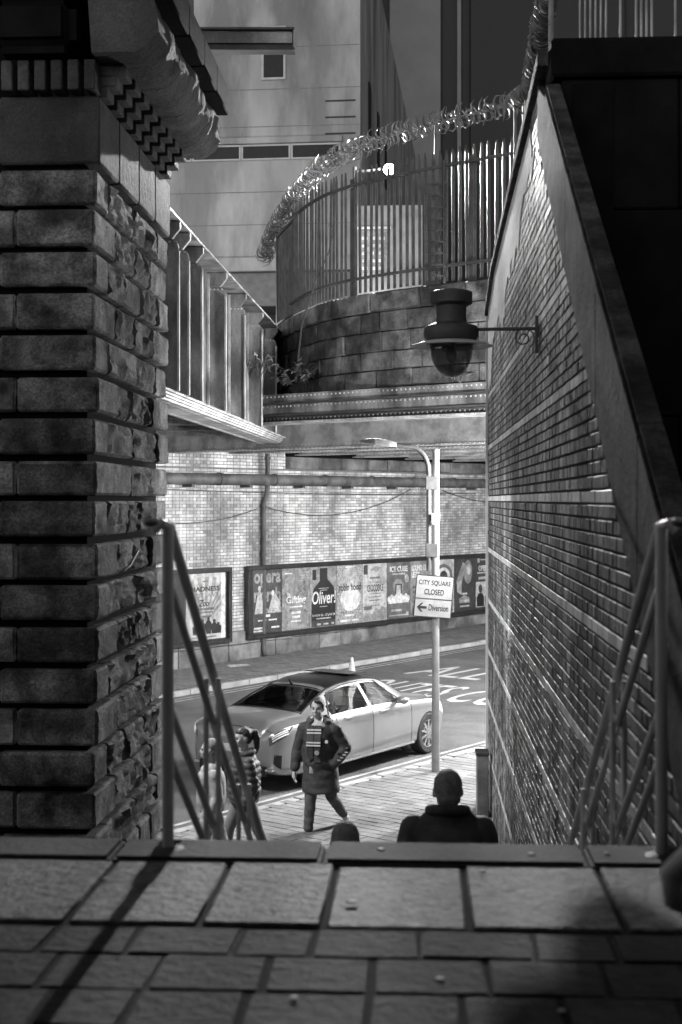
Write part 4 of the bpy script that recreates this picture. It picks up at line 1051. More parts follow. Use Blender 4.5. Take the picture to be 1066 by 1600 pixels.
k = MB(); k.box(-.07, .05, -.16, -.05, zz(-.32), zz(-.2)); k.ball((-.05, -.14, zz(-.34)), .035, 2); part('sensor_box', k, 'print_white', sp, .012, True)
sroot = bpy.data.objects.new('sign_board', None); C.objects.link(sroot); sroot.parent = sp; sroot.location = (-.035, -.09, zz(-1.43)); sroot.rotation_euler = (0, R(5), R(10))
k = MB(); k.box(-.285, .285, -.006, .006, -.31, .31); part('plate', k, 'sign_face', sroot, .004)
k = MB()
for (a, b_, c_, d_) in ((-.285, .285, -.312, -.300), (-.285, .285, .300, .312), (-.287, -.275, -.3, .3), (.275, .287, -.3, .3)): k.box(a, b_, -.008, .008, c_, d_)
part('border', k, 'sign_ink', sroot)
k = MB(); k.box(-.275, .275, -.0085, -.0062, -.045, -.033); part('divider', k, 'sign_ink', sroot)
for (t_, z_, wd) in (('CITY SQUARE', .195, .49), ('CLOSED', .065, .30)):
    wall_text('lettering', t_, sroot, 'sign_ink', 0, z_, -.0085, width=wd, height=.085, bold=.012)
wall_text('lettering', 'Diversion', sroot, 'sign_ink', .085, -.165, -.0085, width=.3, height=.095, bold=.012)
k = MB(); k.prism([(-.245, -.17), (-.18, -.105), (-.15, -.105), (-.195, -.152), (-.095, -.152), (-.095, -.188), (-.195, -.188), (-.15, -.235), (-.18, -.235)], -.0085, -.0065); part('arrow', k, 'sign_ink', sroot)
k = MB(); k.box(-.28, .28, .007, .03, .1, .14); k.box(-.28, .28, .007, .03, -.14, -.1); part('channel', k, 'steel_dark', sroot)

# cabinet at the wall corner, cone, litter
cb = empty('utility_cabinet', P(.80, 18.2, zg(14.6) + KH), TP, 'narrow grey metal cabinet against the corner of the brick wall', 'cabinet')
k = MB(); k.box(-.07, .08, -.12, .2, 0, .8); part('body', k, 'post_grey', cb, .008)
k = MB(); k.box(-.085, .09, -.135, .215, .802, .835); part('lid', k, 'steel_dark', cb, .006)
k = MB(); k.box(-.06, .07, -.128, -.121, .06, .76); part('door', k, 'galv_dull', cb)
cn = empty('traffic_cone', S(25.0, 19.75, zg(25)), 0, 'small pale traffic cone on the road beyond the car', 'cone')
k = MB(); k.box(-.14, .14, -.14, .14, 0, .03); part('base', k, 'print_grey', cn, .01)
k = MB(); k.lathe([(.105, .03), (.09, .08), (.035, .46), (.03, .48), (.02, .485)], 18); part('body', k, 'print_light', cn, smooth=True)
k = MB(); k.lathe([(.082, .14), (.083, .145), (.06, .3), (.058, .305)], 18); part('sleeve', k, 'print_white', cn, smooth=True)
lit = MB(); lit.add([S(24.2, 22.75, zg(24) + KH + .012), S(24.75, 22.6, zg(24) + KH + .02), S(24.9, 22.9, zg(24) + KH + .014), S(24.35, 23.02, zg(24) + KH + .03)], [(0, 1, 2, 3)])
lit.add([p + Vector((0, 0, -.006)) for p in lit.v[:4]], [(3, 2, 1, 0)]); tag(part('paper_sheet', lit, 'print_white'), 'flattened white paper lying on the far pavement below the posters', 'litter')

# ------------------------------------------------------------------ pipes and cables on the far wall
gp = empty('gutter_pipe', S(22.6, NW - .22, H(.5)), TS, 'thick horizontal pipe carried on brackets along the white brick wall', 'pipe')
for i in range(11):
    k = MB(); x = i * 2.0; k.tube([(x, 0, 0), (x + 1.94, 0, 0)], .135, 14); k.tube([(x + 1.88, 0, 0), (x + 1.99, 0, 0)], .155, 14); part('pipe_length', k, 'pipe_grey', gp, smooth=True)
    k = MB(); k.box(x + .9, x + 1.0, -.1, .22, -.2, -.13); k.prism([(x + 1.5, -.14), (x + 1.62, -.14), (x + 1.62, .1)], .05, .2); part('bracket', k, 'steel_dark', gp)
dpipe = empty('downpipe', S(26.45 - .18, NW - .1, 0), TS, 'dark cast iron downpipe running down the white brick wall behind the posters', 'pipe')
k = MB(); k.tube([(0, -.12, H(1.6)), (0, -.12, H(.3)), (.06, -.02, H(.12)), (.0, .02, H(-.1)), (0, .02, zg(26) + .25), (0, -.06, zg(26) + .13)], .06, 10); part('pipe', k, 'steel_dark', dpipe, smooth=True)
for h in (1.0, -.2, -1.4, -3.55): k = MB(); k.lathe([(.08, H(h)), (.08, H(h) + .07)], 12, Matrix.Translation((0, .02 if h < 0 else -.12, 0))); part('collar', k, 'steel_dark', dpipe)
def sag(s0, h0, s1, h1, dip, label):
    k = MB(); pts = []
    for i in range(17): u = i / 16; pts.append(S(s0 + (s1 - s0) * u, NW - .03, H(h0 + (h1 - h0) * u - 4 * dip * u * (1 - u))))
    k.tube(pts, .014, 5); o = part('cable', k, 'steel_dark'); tag(o, label, 'cable', 'cables on the white wall')
sag(22.6, -.5, 26.1, -.22, .16, 'thin dark cable drooping across the white bricks left of the downpipe')
sag(26.5, -.2, 32.6, .3, .42, 'long dark cable drooping across white bricks between downpipe and post')
sag(34.2, .28, 38, -.1, .12, 'thin dark cable drooping across white bricks right of the sign post')
sag(22.8, .25, 36, .2, .07, 'thin dark cable running just below the thick pipe')

# ------------------------------------------------------------------ poster boards
BT, BB = H(-1.63), H(-3.46)
def board(s0, s1, label):
    root = empty('poster_board', S(s0, NW - .06, BB), TS, label, 'poster board', 'poster boards on the white wall')
    hgt = BT - BB; L_ = s1 - s0
    k = MB(); k.box(0.02, L_ - .02, -.03, .05, .02, hgt - .02); part('backing', k, 'frame_dark', root)
    for nm, (a, b_, c_, d_) in (('bottom_frame', (0, L_, 0, .11)), ('top_frame', (0, L_, hgt - .11, hgt)), ('side_frame', (0, .11, .112, hgt - .112)), ('side_frame', (L_ - .11, L_, .112, hgt - .112))):
        k = MB(); k.box(a, b_, -.11, .0, c_, d_); part(nm, k, 'frame_dark', root, .012, True)
    return root, hgt
b1, hb = board(22.2, 25.05, 'left poster board with a pale sunburst poster, framed in dark metal')
b2, hb = board(25.62, 37.5, 'long dark framed poster board with a row of about ten event posters')
def poster(bd, x0, x1, m):
    root = bpy.data.objects.new('poster', None); C.objects.link(root); root.parent = bd; root.location = ((x0 + x1) / 2, -.034, hb / 2)
    k = MB(); k.box(-(x1 - x0) / 2 + .008, (x1 - x0) / 2 - .008, -.002, .002, -(hb / 2 - .125), hb / 2 - .125); part('sheet', k, m, root); return root
YY = [-.0035]
def shape(root, poly, m, name='print', lay=1): k = MB(); k.prism(poly, -.0022 - .0012 * lay, -.002 - .0012 * (lay - 1)); part(name, k, m, root)
def oval(cx, cz, rx, rz, n=24): return [(cx + rx * math.cos(2 * math.pi * i / n), cz + rz * math.sin(2 * math.pi * i / n)) for i in range(n)]
def bars(root, rows, m, lay=2):
    k = MB()
    for (x, z, w_, h) in rows: k.box(x - w_ / 2, x + w_ / 2, -.0024 - .0012 * lay, -.0012 * lay, z - h / 2, z + h / 2)
    part('fine_print', k, m, root, kind='stuff')
def words(root, t, x, z, w_, h, m, lay=3, bold=.02, shear=0.): wall_text('lettering', t, root, m, x, z, -.0024 - .0012 * lay, width=w_, height=h, bold=bold, shear=shear)
# left board: sunburst poster
p = poster(b1, 1.32, 2.68, 'print_light')
for i in range(9):
    a0 = R(20 + i * 16); a1 = a0 + R(8); shape(p, [(0, -.35), (1.0 * math.cos(a0) if abs(math.cos(a0)) < .6 else .58 * math.copysign(1, math.cos(a0)), min(.7, -.35 + 1.1 * math.sin(a0))), (1.0 * math.cos(a1) if abs(math.cos(a1)) < .6 else .58 * math.copysign(1, math.cos(a1)), min(.7, -.35 + 1.1 * math.sin(a1)))], 'print_mid', 'sunburst_ray')
words(p, 'MADNESS', -.03, .42, .98, .12, 'print_black', bold=.03); words(p, "C'EST LA VIE", -.03, .27, .95, .11, 'print_grey'); words(p, 'Zoo', -.08, .08, .35, .16, 'print_black', shear=.3)
bars(p, [(-.03, .6, .16, .03), (-.02, -.06, .6, .06), (-.02, -.14, .5, .04), (-.02, -.24, .4, .04), (-.1, -.73, .9, .03)], 'print_grey')
for (x, s_) in ((-.35, .3), (-.12, .36), (.08, .42), (.28, .34), (.42, .26)): shape(p, [(x - .09, -.66), (x - .11, -.66 + s_ * .6), (x - .04, -.66 + s_ * .78), (x - .045, -.66 + s_), (x + .045, -.66 + s_), (x + .04, -.66 + s_ * .78), (x + .11, -.66 + s_ * .6), (x + .09, -.66)], 'print_black', 'group_figure', 2)
shape(p, [(.52, -.78), (.66, -.78), (.66, .78), (.52, .78)], 'print_white', 'margin', 2)
# long board
W = 1.11; X0 = .22
def px(i): return X0 + i * W
p = poster(b2, px(0), px(1), 'print_dark')
words(p, 'opera', 0, .53, 1.0, .36, 'print_mid', bold=.03); words(p, 'north', 0, .17, 1.0, .36, 'print_mid', bold=.03)
shape(p, [(-.48, -.3), (-.4, .05), (-.33, .28), (-.27, .3), (-.2, .08), (-.1, -.3)], 'print_light', 'stage_figure', 4); shape(p, [(.02, -.3), (.12, -.02), (.22, .15), (.3, .18), (.5, -.05), (.5, -.3)], 'print_light', 'stage_figure', 4)
shape(p, oval(-.3, .33, .05, .07), 'print_light', 'stage_figure', 5); shape(p, oval(.2, .2, .05, .07), 'print_white', 'stage_figure', 5)
words(p, 'CUSTOMS HOUSE', .08, -.24, .95, .13, 'print_mid', 6); bars(p, [(-.2, -.47, .3, .035), (.2, -.47, .3, .035), (-.3, -.66, .4, .05), (-.3, -.73, .42, .04), (.3, -.66, .3, .04), (0, -.36, .2, .06)], 'print_white', 5)
p = poster(b2, px(1), px(2), 'print_mottle')
shape(p, [(-.25, .78), (.1, .78), (.15, .4), (-.05, .1), (.25, -.2), (.4, -.75), (-.4, -.75), (-.15, -.25), (-.1, .2), (-.3, .45)], 'print_mid', 'smoke', 1)
words(p, 'The', -.3, .13, .16, .09, 'print_white'); words(p, 'Gifting', .0, -.04, .78, .24, 'print_white', bold=.02)
bars(p, [(0, -.2, .5, .035), (0, -.35, .35, .06), (0, -.46, .3, .06), (.0, -.57, .4, .03), (-.3, .66, .3, .03)], 'print_white'); words(p, 'A magical\nevent to\nopen the\nyear', .32, .56, .38, .3, 'print_light')
p = poster(b2, px(2), px(3), 'print_mid')
shape(p, [(-.5, -.62), (-.5, -.2), (-.42, .2), (-.16, .42), (-.16, .75), (.16, .75), (.16, .45), (.42, .25), (.5, -.2), (.5, -.62)], 'print_black', 'silhouette', 1)
words(p, 'Oliver!', .02, -.02, .98, .34, 'print_white', 3, .012, .15); shape(p, [(-.5, -.78), (.5, -.78), (.5, -.62), (-.5, -.62)], 'print_dark', 'strip', 1)
words(p, '24 NOV 23 - 27 JAN 24', 0, -.49, .94, .075, 'print_white', 3, .01); bars(p, [(0, .22, .42, .02), (0, .17, .3, .02), (0, -.26, .32, .02), (0, -.57, .6, .03), (-.2, -.72, .15, .05), (.1, -.72, .2, .04), (.38, -.72, .1, .06)], 'print_light'); shape(p, [(-.46, .45), (-.3, .45), (-.3, .72), (-.46, .72)], 'print_black', 'badge', 1)
p = poster(b2, px(3), px(4), 'print_speckle')
shape(p, oval(0, .33, .36, .4), 'print_light', 'crown', 1); shape(p, oval(.03, -.12, .44, .33), 'print_white', 'drum', 3); words(p, 'robin hood', .0, .2, .95, .2, 'print_dark', 5, .03); bars(p, [(0, -.56, .4, .05), (-.2, -.7, .4, .06), (.25, -.7, .3, .04), (0, .74, .4, .03)], 'print_white', 4)
p = poster(b2, px(4), px(5), 'print_light')
words(p, 'THE ENORMOUS', .0, .28, .6, .07, 'print_grey', bold=.01); words(p, 'CROCODILE', .02, .12, .74, .2, 'print_dark', bold=.02); bars(p, [(0, .4, .45, .05), (0, -.04, .5, .02), (0, -.12, .6, .02), (0, -.22, .5, .03), (0, -.36, .4, .02)], 'print_grey')
shape(p, [(-.52, -.78), (-.52, -.68), (-.3, -.55), (-.1, -.6), (.05, -.42), (.2, -.5), (.3, -.4), (.52, -.45), (.52, -.78)], 'print_mid', 'hill', 1); shape(p, [(-.5, .5), (-.32, .5), (-.32, .76), (-.5, .76)], 'print_dark', 'badge', 1); shape(p, [(-.2, .62), (.1, .55), (.3, .68), (.05, .72)], 'print_mid', 'cloud', 1); bars(p, [(-.3, -.42, .36, .1)], 'print_grey')
p = poster(b2, px(5), px(6), 'print_grey')
words(p, 'ICE CUBE', 0, .6, .84, .16, 'print_white', bold=.04); bars(p, [(0, .46, .6, .05), (-.1, -.56, .5, .06), (.0, -.7, .9, .035), (.42, -.68, .1, .1)], 'print_light'); shape(p, oval(.38, .32, .1, .12), 'print_light', 'seal', 2)
shape(p, oval(-.02, .12, .25, .2), 'print_mid', 'arch', 1); shape(p, [(-.17, -.15), (.15, -.15), (.15, .18), (-.17, .18)], 'print_dark', 'arch', 2); shape(p, [(-.13, -.15), (.11, -.15), (.08, .14), (-.1, .14)], 'print_light', 'chair', 3)
for i in range(9): shape(p, oval(-.45 + i * .112, -.24 + .05 * (i % 2), .08, .09, 12), 'print_white', 'crowd_head', 3 + (i % 2))
shape(p, [(-.5, -.36), (.5, -.36), (.35, -.22), (-.35, -.22)], 'print_white', 'steps', 2)
p = poster(b2, px(6), px(7), 'print_mid')
words(p, 'SOUND OUT\nLEEDS', -.06, .5, .88, .36, 'print_white', bold=.04); bars(p, [(-.1, .05 - .14 * i, .7, .08) for i in range(5)], 'print_grey')
for i in range(4): shape(p, [(-.45 + .25 * i, -.75), (-.3 + .25 * i, -.75), (-.3 + .25 * i, -.45), (-.45 + .25 * i, -.55)], 'print_dark', 'block', 1)
p = poster(b2, px(7), px(8), 'print_light')
for i in range(3): shape(p, oval(0, .3 - .0 * i, .46 - .13 * i, .36 - .1 * i), ('print_grey', 'print_white', 'print_dark')[i], 'swirl', 1 + i)
shape(p, [(-.5, -.1), (.5, -.2), (.5, -.75), (-.5, -.75)], 'print_mid', 'panel', 1)
p = poster(b2, px(8), px(9), 'print_dark')
shape(p, oval(.18, .38, .22, .36), 'print_mid', 'figure', 1); shape(p, [(-.45, .1), (-.1, .68), (.1, .6), (-.2, -.05)], 'print_mid', 'arm', 2); shape(p, [(-.42, .08), (-.2, .15), (-.15, -.3), (-.4, -.2)], 'print_light', 'hand', 3); shape(p, oval(.22, .45, .1, .16), 'print_light', 'face', 3)
shape(p, [(-.3, -.55), (.28, -.55), (.25, -.4), (-.02, -.3), (-.28, -.4)], 'print_mid', 'title_panel', 2); bars(p, [(0, -.27, .25, .05), (0, -.48, .45, .06), (0, -.64, .5, .05)], 'print_light', 3)
p = poster(b2, px(9), px(10), 'print_dark')
words(p, 'OPEN DAY', .12, .46, .95, .17, 'print_white', bold=.035); bars(p, [(-.35, .7, .12, .12), (-.1, .72, .3, .04), (0, .32, .85, .05), (-.1, .16, .5, .08)], 'print_light'); shape(p, [(-.5, -.72), (.5, -.72), (.5, .05), (-.5, .05)], 'print_light', 'photo', 1)
for x in (-.25, .2): shape(p, [(x - .2, -.7), (x - .2, -.42), (x - .1, -.3), (x + .1, -.3), (x + .2, -.42), (x + .2, -.7)], 'print_black', 'student', 2); shape(p, oval(x, -.16, .1, .13), 'print_dark', 'student', 3)

# ------------------------------------------------------------------ car
def lerp_tab(tab, x):
    xs_ = [r[0] for r in tab]
    if x <= xs_[0]: return list(tab[0][1:])
    if x >= xs_[-1]: return list(tab[-1][1:])
    i = max(j for j in range(len(xs_)) if xs_[j] <= x); i = min(i, len(tab) - 2)
    x0, x1 = xs_[i], xs_[i + 1]; u = (x - x0) / (x1 - x0); out = []
    for c in range(1, len(tab[0])):
        y0, y1 = tab[i][c], tab[i + 1][c]
        def sl(j):
            if j <= 0 or j >= len(tab) - 1: jj = max(0, min(len(tab) - 2, j if j <= 0 else j - 1)); return (tab[jj + 1][c] - tab[jj][c]) / (xs_[jj + 1] - xs_[jj])
            a = (tab[j][c] - tab[j - 1][c]) / (xs_[j] - xs_[j - 1]); b = (tab[j + 1][c] - tab[j][c]) / (xs_[j + 1] - xs_[j])
            return 0 if a * b <= 0 else 2 * a * b / (a + b)
        m0, m1 = sl(i) * (x1 - x0), sl(i + 1) * (x1 - x0)
        out.append((2 * u ** 3 - 3 * u * u + 1) * y0 + (u ** 3 - 2 * u * u + u) * m0 + (-2 * u ** 3 + 3 * u * u) * y1 + (u ** 3 - u * u) * m1)
    return out
#        x     zb    w    zbelt ztop  wr(roof edge half width) zr(roof edge height)
CT = [(0.00, .47, .60, .78, .80, .48, .795), (.03, .38, .70, .84, .87, .54, .865), (.10, .29, .785, .90, .96, .58, .945), (.22, .25, .83, .935, 1.035, .60, 1.01),
      (.45, .22, .868, .955, 1.065, .63, 1.04), (.72, .20, .895, .968, 1.085, .67, 1.05), (1.15, .20, .905, .968, 1.24, .60, 1.195), (1.55, .20, .905, .962, 1.36, .55, 1.305), (1.95, .20, .905, .955, 1.41, .555, 1.357), (2.4, .20, .905, .945, 1.418, .565, 1.363),
      (2.8, .20, .905, .935, 1.385, .57, 1.325), (3.15, .20, .905, .925, 1.24, .60, 1.195), (3.5, .20, .905, .915, 1.06, .68, 1.01), (3.75, .20, .90, .90, 1.0, .68, .965), (4.1, .20, .885, .865, .945, .64, .915), (4.35, .21, .85, .80, .88, .58, .855), (4.52, .23, .78, .70, .79, .52, .77), (4.63, .26, .68, .60, .68, .45, .665), (4.69, .34, .56, .50, .56, .38, .55)]
def section(x):
    zb, w_, zs, zt, wr, zr = lerp_tab(CT, x); m_ = .52 * zb + .48 * zs
    p = [(0, zb), (w_ * .8, zb), (w_ * .95, zb + .05), (w_ * .985, zb + .14), (w_, m_), (w_ * .998, zs - .16), (w_ * .985, zs - .06), (w_ * .955, zs), (w_ * .5 + wr * .46, (zs + zr) / 2 + .0), (wr + .012, zr - .02), (wr - .03, zr + .012), (wr * .55, zt - .008), (0, zt)]
    return p
NV = [0, 1, 1.5, 2, 2.5, 3, 3.5, 4, 4.5, 5, 5.5, 6, 6.5, 7, 7.15, 7.5, 8, 8.5, 8.85, 9, 9.5, 10, 10.5, 11, 11.5, 12]
def surf(x, v, sd=1, off=0.):
    p = section(x); i = min(int(v), 11); u = v - i
    if v in (0, 12): q = Vector(p[int(v)])
    else:
        g = lambda j: Vector(p[max(0, min(12, j))])
        a, b, c, d = g(i - 1), g(i), g(i + 1), g(i + 2)
        if i in (6, 7, 8, 9): q = b.lerp(c, u)
        else: q = .5 * (2 * b + (c - a) * u + (2 * a - 5 * b + 4 * c - d) * u * u + (3 * b - a - 3 * c + d) * u ** 3)
    return Vector((x, -sd * q.x, q.y))           # sd=+1 is the car's right side (towards the camera)
def car():
    root = empty('car', S(14.82, 13.9, zg(14.82)), TS, 'silver saloon car with dark panoramic roof, seen from behind at the kerb', 'car')
    root.rotation_euler = (0, -math.atan(.0135), TS + R(3.2))
    xs_ = sorted(set([0, .015, .03, .06, .1, .16, .22, .3, .38, .45] + [.45 + i * .07 for i in range(58)] + [4.52, 4.56, 4.6, 4.63, 4.66, 4.69]))
    xs_ = [x for x in xs_ if x <= 4.69]
    vs = []; idx = {}
    def vid(i, j, sd):
        if NV[j] in (0, 12): sd = 1
        key = (i, j, sd)
        if key not in idx: idx[key] = len(vs); vs.append(surf(xs_[i], NV[j], sd))
        return idx[key]
    def matid(x, v):
        if 9.6 <= v <= 12 and .77 < x < 1.46: return 1           # rear window
        if 9.6 <= v <= 12 and 2.86 < x < 3.46: return 1          # windscreen
        if 10 < v <= 12 and 1.54 < x < 2.82: return 2             # panoramic roof
        if 7.1 < v < 8.9:
            f = (v - 7) / 2
            if 1.22 + .28 * f < x < 2.24: return 1
            if 2.36 < x < 3.22 - .45 * f: return 1
            if 2.24 <= x <= 2.36: return 2
        return 0
    fs = []; mi = []
    for i in range(len(xs_) - 1):
        for j in range(len(NV) - 1):
            for sd in (1, -1):
                q = (vid(i, j, sd), vid(i + 1, j, sd), vid(i + 1, j + 1, sd), vid(i, j + 1, sd))
                q2 = []
                for t in q:
                    if t not in q2: q2.append(t)
                if len(q2) < 3: continue
                fs.append(tuple(q2)); mi.append(matid((xs_[i] + xs_[i + 1]) / 2, (NV[j] + NV[j + 1]) / 2))
    for i in (0, len(xs_) - 1):
        loop = [vid(i, j, 1) for j in range(len(NV))] + [vid(i, j, -1) for j in range(len(NV) - 2, 0, -1)]
        fs.append(tuple(loop)); mi.append(0)
    k = MB(); k.v = vs; k.f = fs; k.mi = mi; me = k.mesh('body')
    for q in ('car_paint', 'car_glass', 'car_black'): me.materials.append(MATS[q])
    o = bpy.data.objects.new('tmp', me); C.objects.link(o)
    WX = (1.06, 3.90); cut = MB()
    for x in WX:
        for sd in (1, -1): cut.lathe([(.001, -.3), (.352, -.3), (.352, .3), (.001, .3)], 36, Matrix.Translation((x, sd * .82, .335)), 'Y')
    co = bpy.data.objects.new('cut', cut.mesh('cut')); C.objects.link(co)
    md = o.modifiers.new('b', 'BOOLEAN'); md.object = co; md.operation = 'DIFFERENCE'; md.solver = 'EXACT'
    dg = bpy.context.evaluated_depsgraph_get(); dg.update(); out = bpy.data.meshes.new_from_object(o.evaluated_get(dg))
    bpy.data.objects.remove(o); bpy.data.objects.remove(co)
    mid = [p.material_index for p in out.polygons]
    # split into painted shell, glass and black panels
    def sub(ids, name):
        bm = bmesh.new(); bm.from_mesh(out); bm.faces.ensure_lookup_table(); bmesh.ops.delete(bm, geom=[f for f in bm.faces if mid[f.index] not in ids], context='FACES')
        m_ = bpy.data.meshes.new(name); bm.to_mesh(m_); bm.free(); m_.materials.clear()
        for p in m_.polygons: p.material_index = 0; p.use_smooth = True
        m_.set_sharp_from_angle(angle=R(48)); return m_
    link('body', sub((0,), 'body'), root, 'car_paint'); g_ = sub((1,), 'glass')
    li = sub((0, 2), 'cabin_lining'); bm = bmesh.new(); bm.from_mesh(li); bmesh.ops.delete(bm, geom=[f for f in bm.faces if not (.7 < f.calc_center_median().x < 3.7 and f.calc_center_median().z > .86)], context='FACES'); bm.normal_update()
    for v in bm.verts: v.co -= v.normal * .016
    bm.to_mesh(li); bm.free(); link('cabin_lining', li, root, 'interior')
    bm = bmesh.new(); bm.from_mesh(g_)
    # each pane on its own
    seen = set(); n_p = 0
    for f0 in list(bm.faces):
        if f0 in seen: continue
        st = [f0]; comp = []
        seen.add(f0)
        while st:
            f = st.pop(); comp.append(f)
            for e in f.edges:
                for f2 in e.link_faces:
                    if f2 not in seen: seen.add(f2); st.append(f2)
        ids = {}; pv_ = []; pf_ = []
        for f in comp:
            r = []
            for v in f.verts:
                if v.index not in ids: ids[v.index] = len(pv_); pv_.append(v.co.copy())
                r.append(ids[v.index])
            pf_.append(tuple(r))
        c = sum(pv_, Vector()) / len(pv_); nm = 'side_window' if abs(c.y) > .3 else ('rear_window' if c.x < 2 else 'windscreen')
        kk = MB(); kk.v = pv_; kk.f = pf_; kk.mi = [0] * len(pf_); m_ = kk.mesh(nm, smooth='all', fix=False); link(nm, m_, root, 'car_glass')
    bm.free()
    link('roof_panel', sub((2,), 'roof_panel'), root, 'car_black')
    # black frames round the panes, lamps, trims: strips laid 4 mm off the surface
    def strip(name, pts, wd, m, off=.005, sd=1, parent=root):
        kk = MB(); v_ = []
        P3 = [surf(x, v, sd) for x, v in pts]
        kk.tube(P3, wd, 6); return part(name, kk, m, parent, smooth=True)
    def patch(name, x0, x1, v0, v1, m, off=.006, sd=1, nx=8, nv=6, edge=None):
        kk = MB(); g = []
        for a in range(nx + 1):
            for b_ in range(nv + 1):
                u = a / nx; t = b_ / nv; xa, xb = x0, x1
                if edge: xa, xb = edge(t)
                x = xa + (xb - xa) * u; v = v0 + (v1 - v0) * t; p = surf(x, v, sd); e = 1e-3
                n_ = (surf(min(4.69, x + e), v, sd) - surf(max(0, x - e), v, sd)).cross(surf(x, min(12, v + e), sd) - surf(x, max(0, v - e), sd)); n_ = n_.normalized() if n_.length else Vector((0, 0, 1))
                if n_.dot(p - Vector((2.3, 0, .7))) < 0: n_ = -n_
                rim_ = 0 if (a in (0, nx) or b_ in (0, nv)) else off
                g.append(p + n_ * rim_)
        f = [(a * (nv + 1) + b_, (a + 1) * (nv + 1) + b_, (a + 1) * (nv + 1) + b_ + 1, a * (nv + 1) + b_ + 1) for a in range(nx) for b_ in range(nv)]
        kk.add(g, f); return part(name, kk, m, parent=root, smooth=True)
    for sd in (1, -1):
        tl = patch('tail_light', .012, .34, 5.3, 6.9, 'tail_lens', .012, sd, 10, 6, lambda t: (.02, .2 + .2 * t))
        for vv in (5.7, 6.1, 6.5):
            kk = MB(); kk.tube([surf(x, vv, sd) + Vector((-.012, -sd * .012, 0)) for x in (.04, .08, .14, .2, .26)], .009, 6); part('light_bar', kk, 'lens_clear', tl, smooth=True)
        patch('headlight', 4.3, 4.6, 5.0, 7.4, 'lens_clear', .008, sd, 8, 6)
        strip('window_trim', [(1.2, 7.05)] + [(1.4 + i * .2, 7.02) for i in range(10)], .008, 'rim', sd=sd)
        strip('window_trim', [(1.2, 7.1), (1.32, 7.8), (1.5, 8.9), (1.9, 9.0), (2.3, 9.0), (2.75, 8.95), (3.0, 8.0), (3.22, 7.1)], .012, 'car_black', sd=sd)
        strip('sill_trim', [(1.45, 2), (2.0, 2), (2.6, 2), (3.2, 2), (3.5, 2)], .022, 'rim', sd=sd)
        for xl in (1.35, 2.3, 3.38):                          # shut lines
            strip('shut_line', [(xl, v / 4) for v in range(10, 29)], .0045, 'car_black', sd=sd)
        for xl in (1.55, 2.5):
            kk = MB(); p = surf(xl, 6.0, sd); kk.tube([p + Vector((0, -sd * .004, 0)), p + Vector((.03, -sd * .035, 0)), p + Vector((.2, -sd * .035, .005)), p + Vector((.23, -sd * .004, .005))], .011, 8); part('door_handle', kk, 'rim', root, smooth=True)
        m0 = surf(3.02, 7.1, sd); kk = MB(); kk.ball(m0 + Vector((.0, -sd * .12, .05)), .1, 2, (.85, 1.15, .7)); kk.tube([m0, m0 + Vector((0, -sd * .1, .03))], .025, 8); soft('wing_mirror', kk, 'car_paint', root, .012, 2)
        strip('roof_rail', [(1.35, 9.75), (1.6, 9.9), (2.0, 9.9), (2.4, 9.9), (2.8, 9.75)], .014, 'car_black', sd=sd)
        kk = MB(); kk.box(-.01, .05, -sd * .62 - .12, -sd * .62 + .12, .33, .37); ex = part('exhaust_trim', kk, 'rim', root, .012)
        for x in WX:
            wroot = bpy.data.objects.new('wheel', None); C.objects.link(wroot); wroot.parent = root; wroot.location = (x, -sd * .80, .335)
            kk = MB(); kk.lathe([(.225, -.10), (.305, -.108), (.33, -.085), (.335, 0), (.33, .085), (.305, .108), (.225, .10)], 36, None, 'Y', ring=True); part('tyre', kk, 'rubber', wroot, smooth=True)
            kk = MB(); kk.lathe([(.228, -.095), (.228, .095), (.21, .09), (.2, -.0), (.21, -.09)], 32, None, 'Y', ring=True)
            for q in range(10):
                a = 2 * math.pi * q / 10; Mq = Matrix.Rotation(a, 4, 'Y'); kk.box(-.016, .016, -sd * .085 - .012, -sd * .085 + .012, .03, .225, Mq)
            kk.lathe([(.05, -.012), (.05, .012)], 16, Matrix.Translation((0, -sd * .085, 0)), 'Y'); part('rim', kk, 'rim', wroot)
            kk = MB(); kk.lathe([(.16, -.01), (.16, .01)], 24, Matrix.Translation((0, -sd * .02, 0)), 'Y'); part('brake_disc', kk, 'steel_paint', wroot)
            kk = MB(); kk.lathe([(.34, -.02), (.348, .0), (.34, .02)], 36, Matrix.Translation((0, sd * .28, 0)), 'Y'); part('wheel_well', kk, 'car_black', wroot)
    # boot lid lines, number plate, diffuser, interior
    kk = MB(); kk.box(-.012, .02, -.62, .62, .26, .40); part('diffuser', kk, 'car_black', root, .01)
    for sd in (1, -1): patch('bumper_vent', .05, .14, 2.6, 3.9, 'car_black', .004, sd, 4, 4)
    kk = MB(); kk.box(-.014, .03, -.26, .26, .56, .67); part('number_plate', kk, 'print_light', root, .004)
    kk = MB(); kk.tube([surf(.07, v, sd_) for sd_, v in [(1, 7), (1, 9), (1, 11), (1, 12), (-1, 11), (-1, 9), (-1, 7)]], .006, 5); part('boot_line', kk, 'car_black', root)
    kk = MB(); kk.tube([surf(.77, v, sd_) for sd_, v in [(1, 9.55), (1, 10.5), (1, 11.5), (1, 12), (-1, 11.5), (-1, 10.5), (-1, 9.55)]] + [surf(1.12, 9.55, -1), surf(1.46, 9.6, -1)] + [surf(1.46, v, sd_) for sd_, v in [(-1, 10.5), (-1, 11.5), (1, 12), (1, 11.5), (1, 10.5), (1, 9.6)]] + [surf(1.12, 9.55, 1), surf(.77, 9.55, 1)], .016, 6); part('window_seal', kk, 'car_black', root, smooth=True)
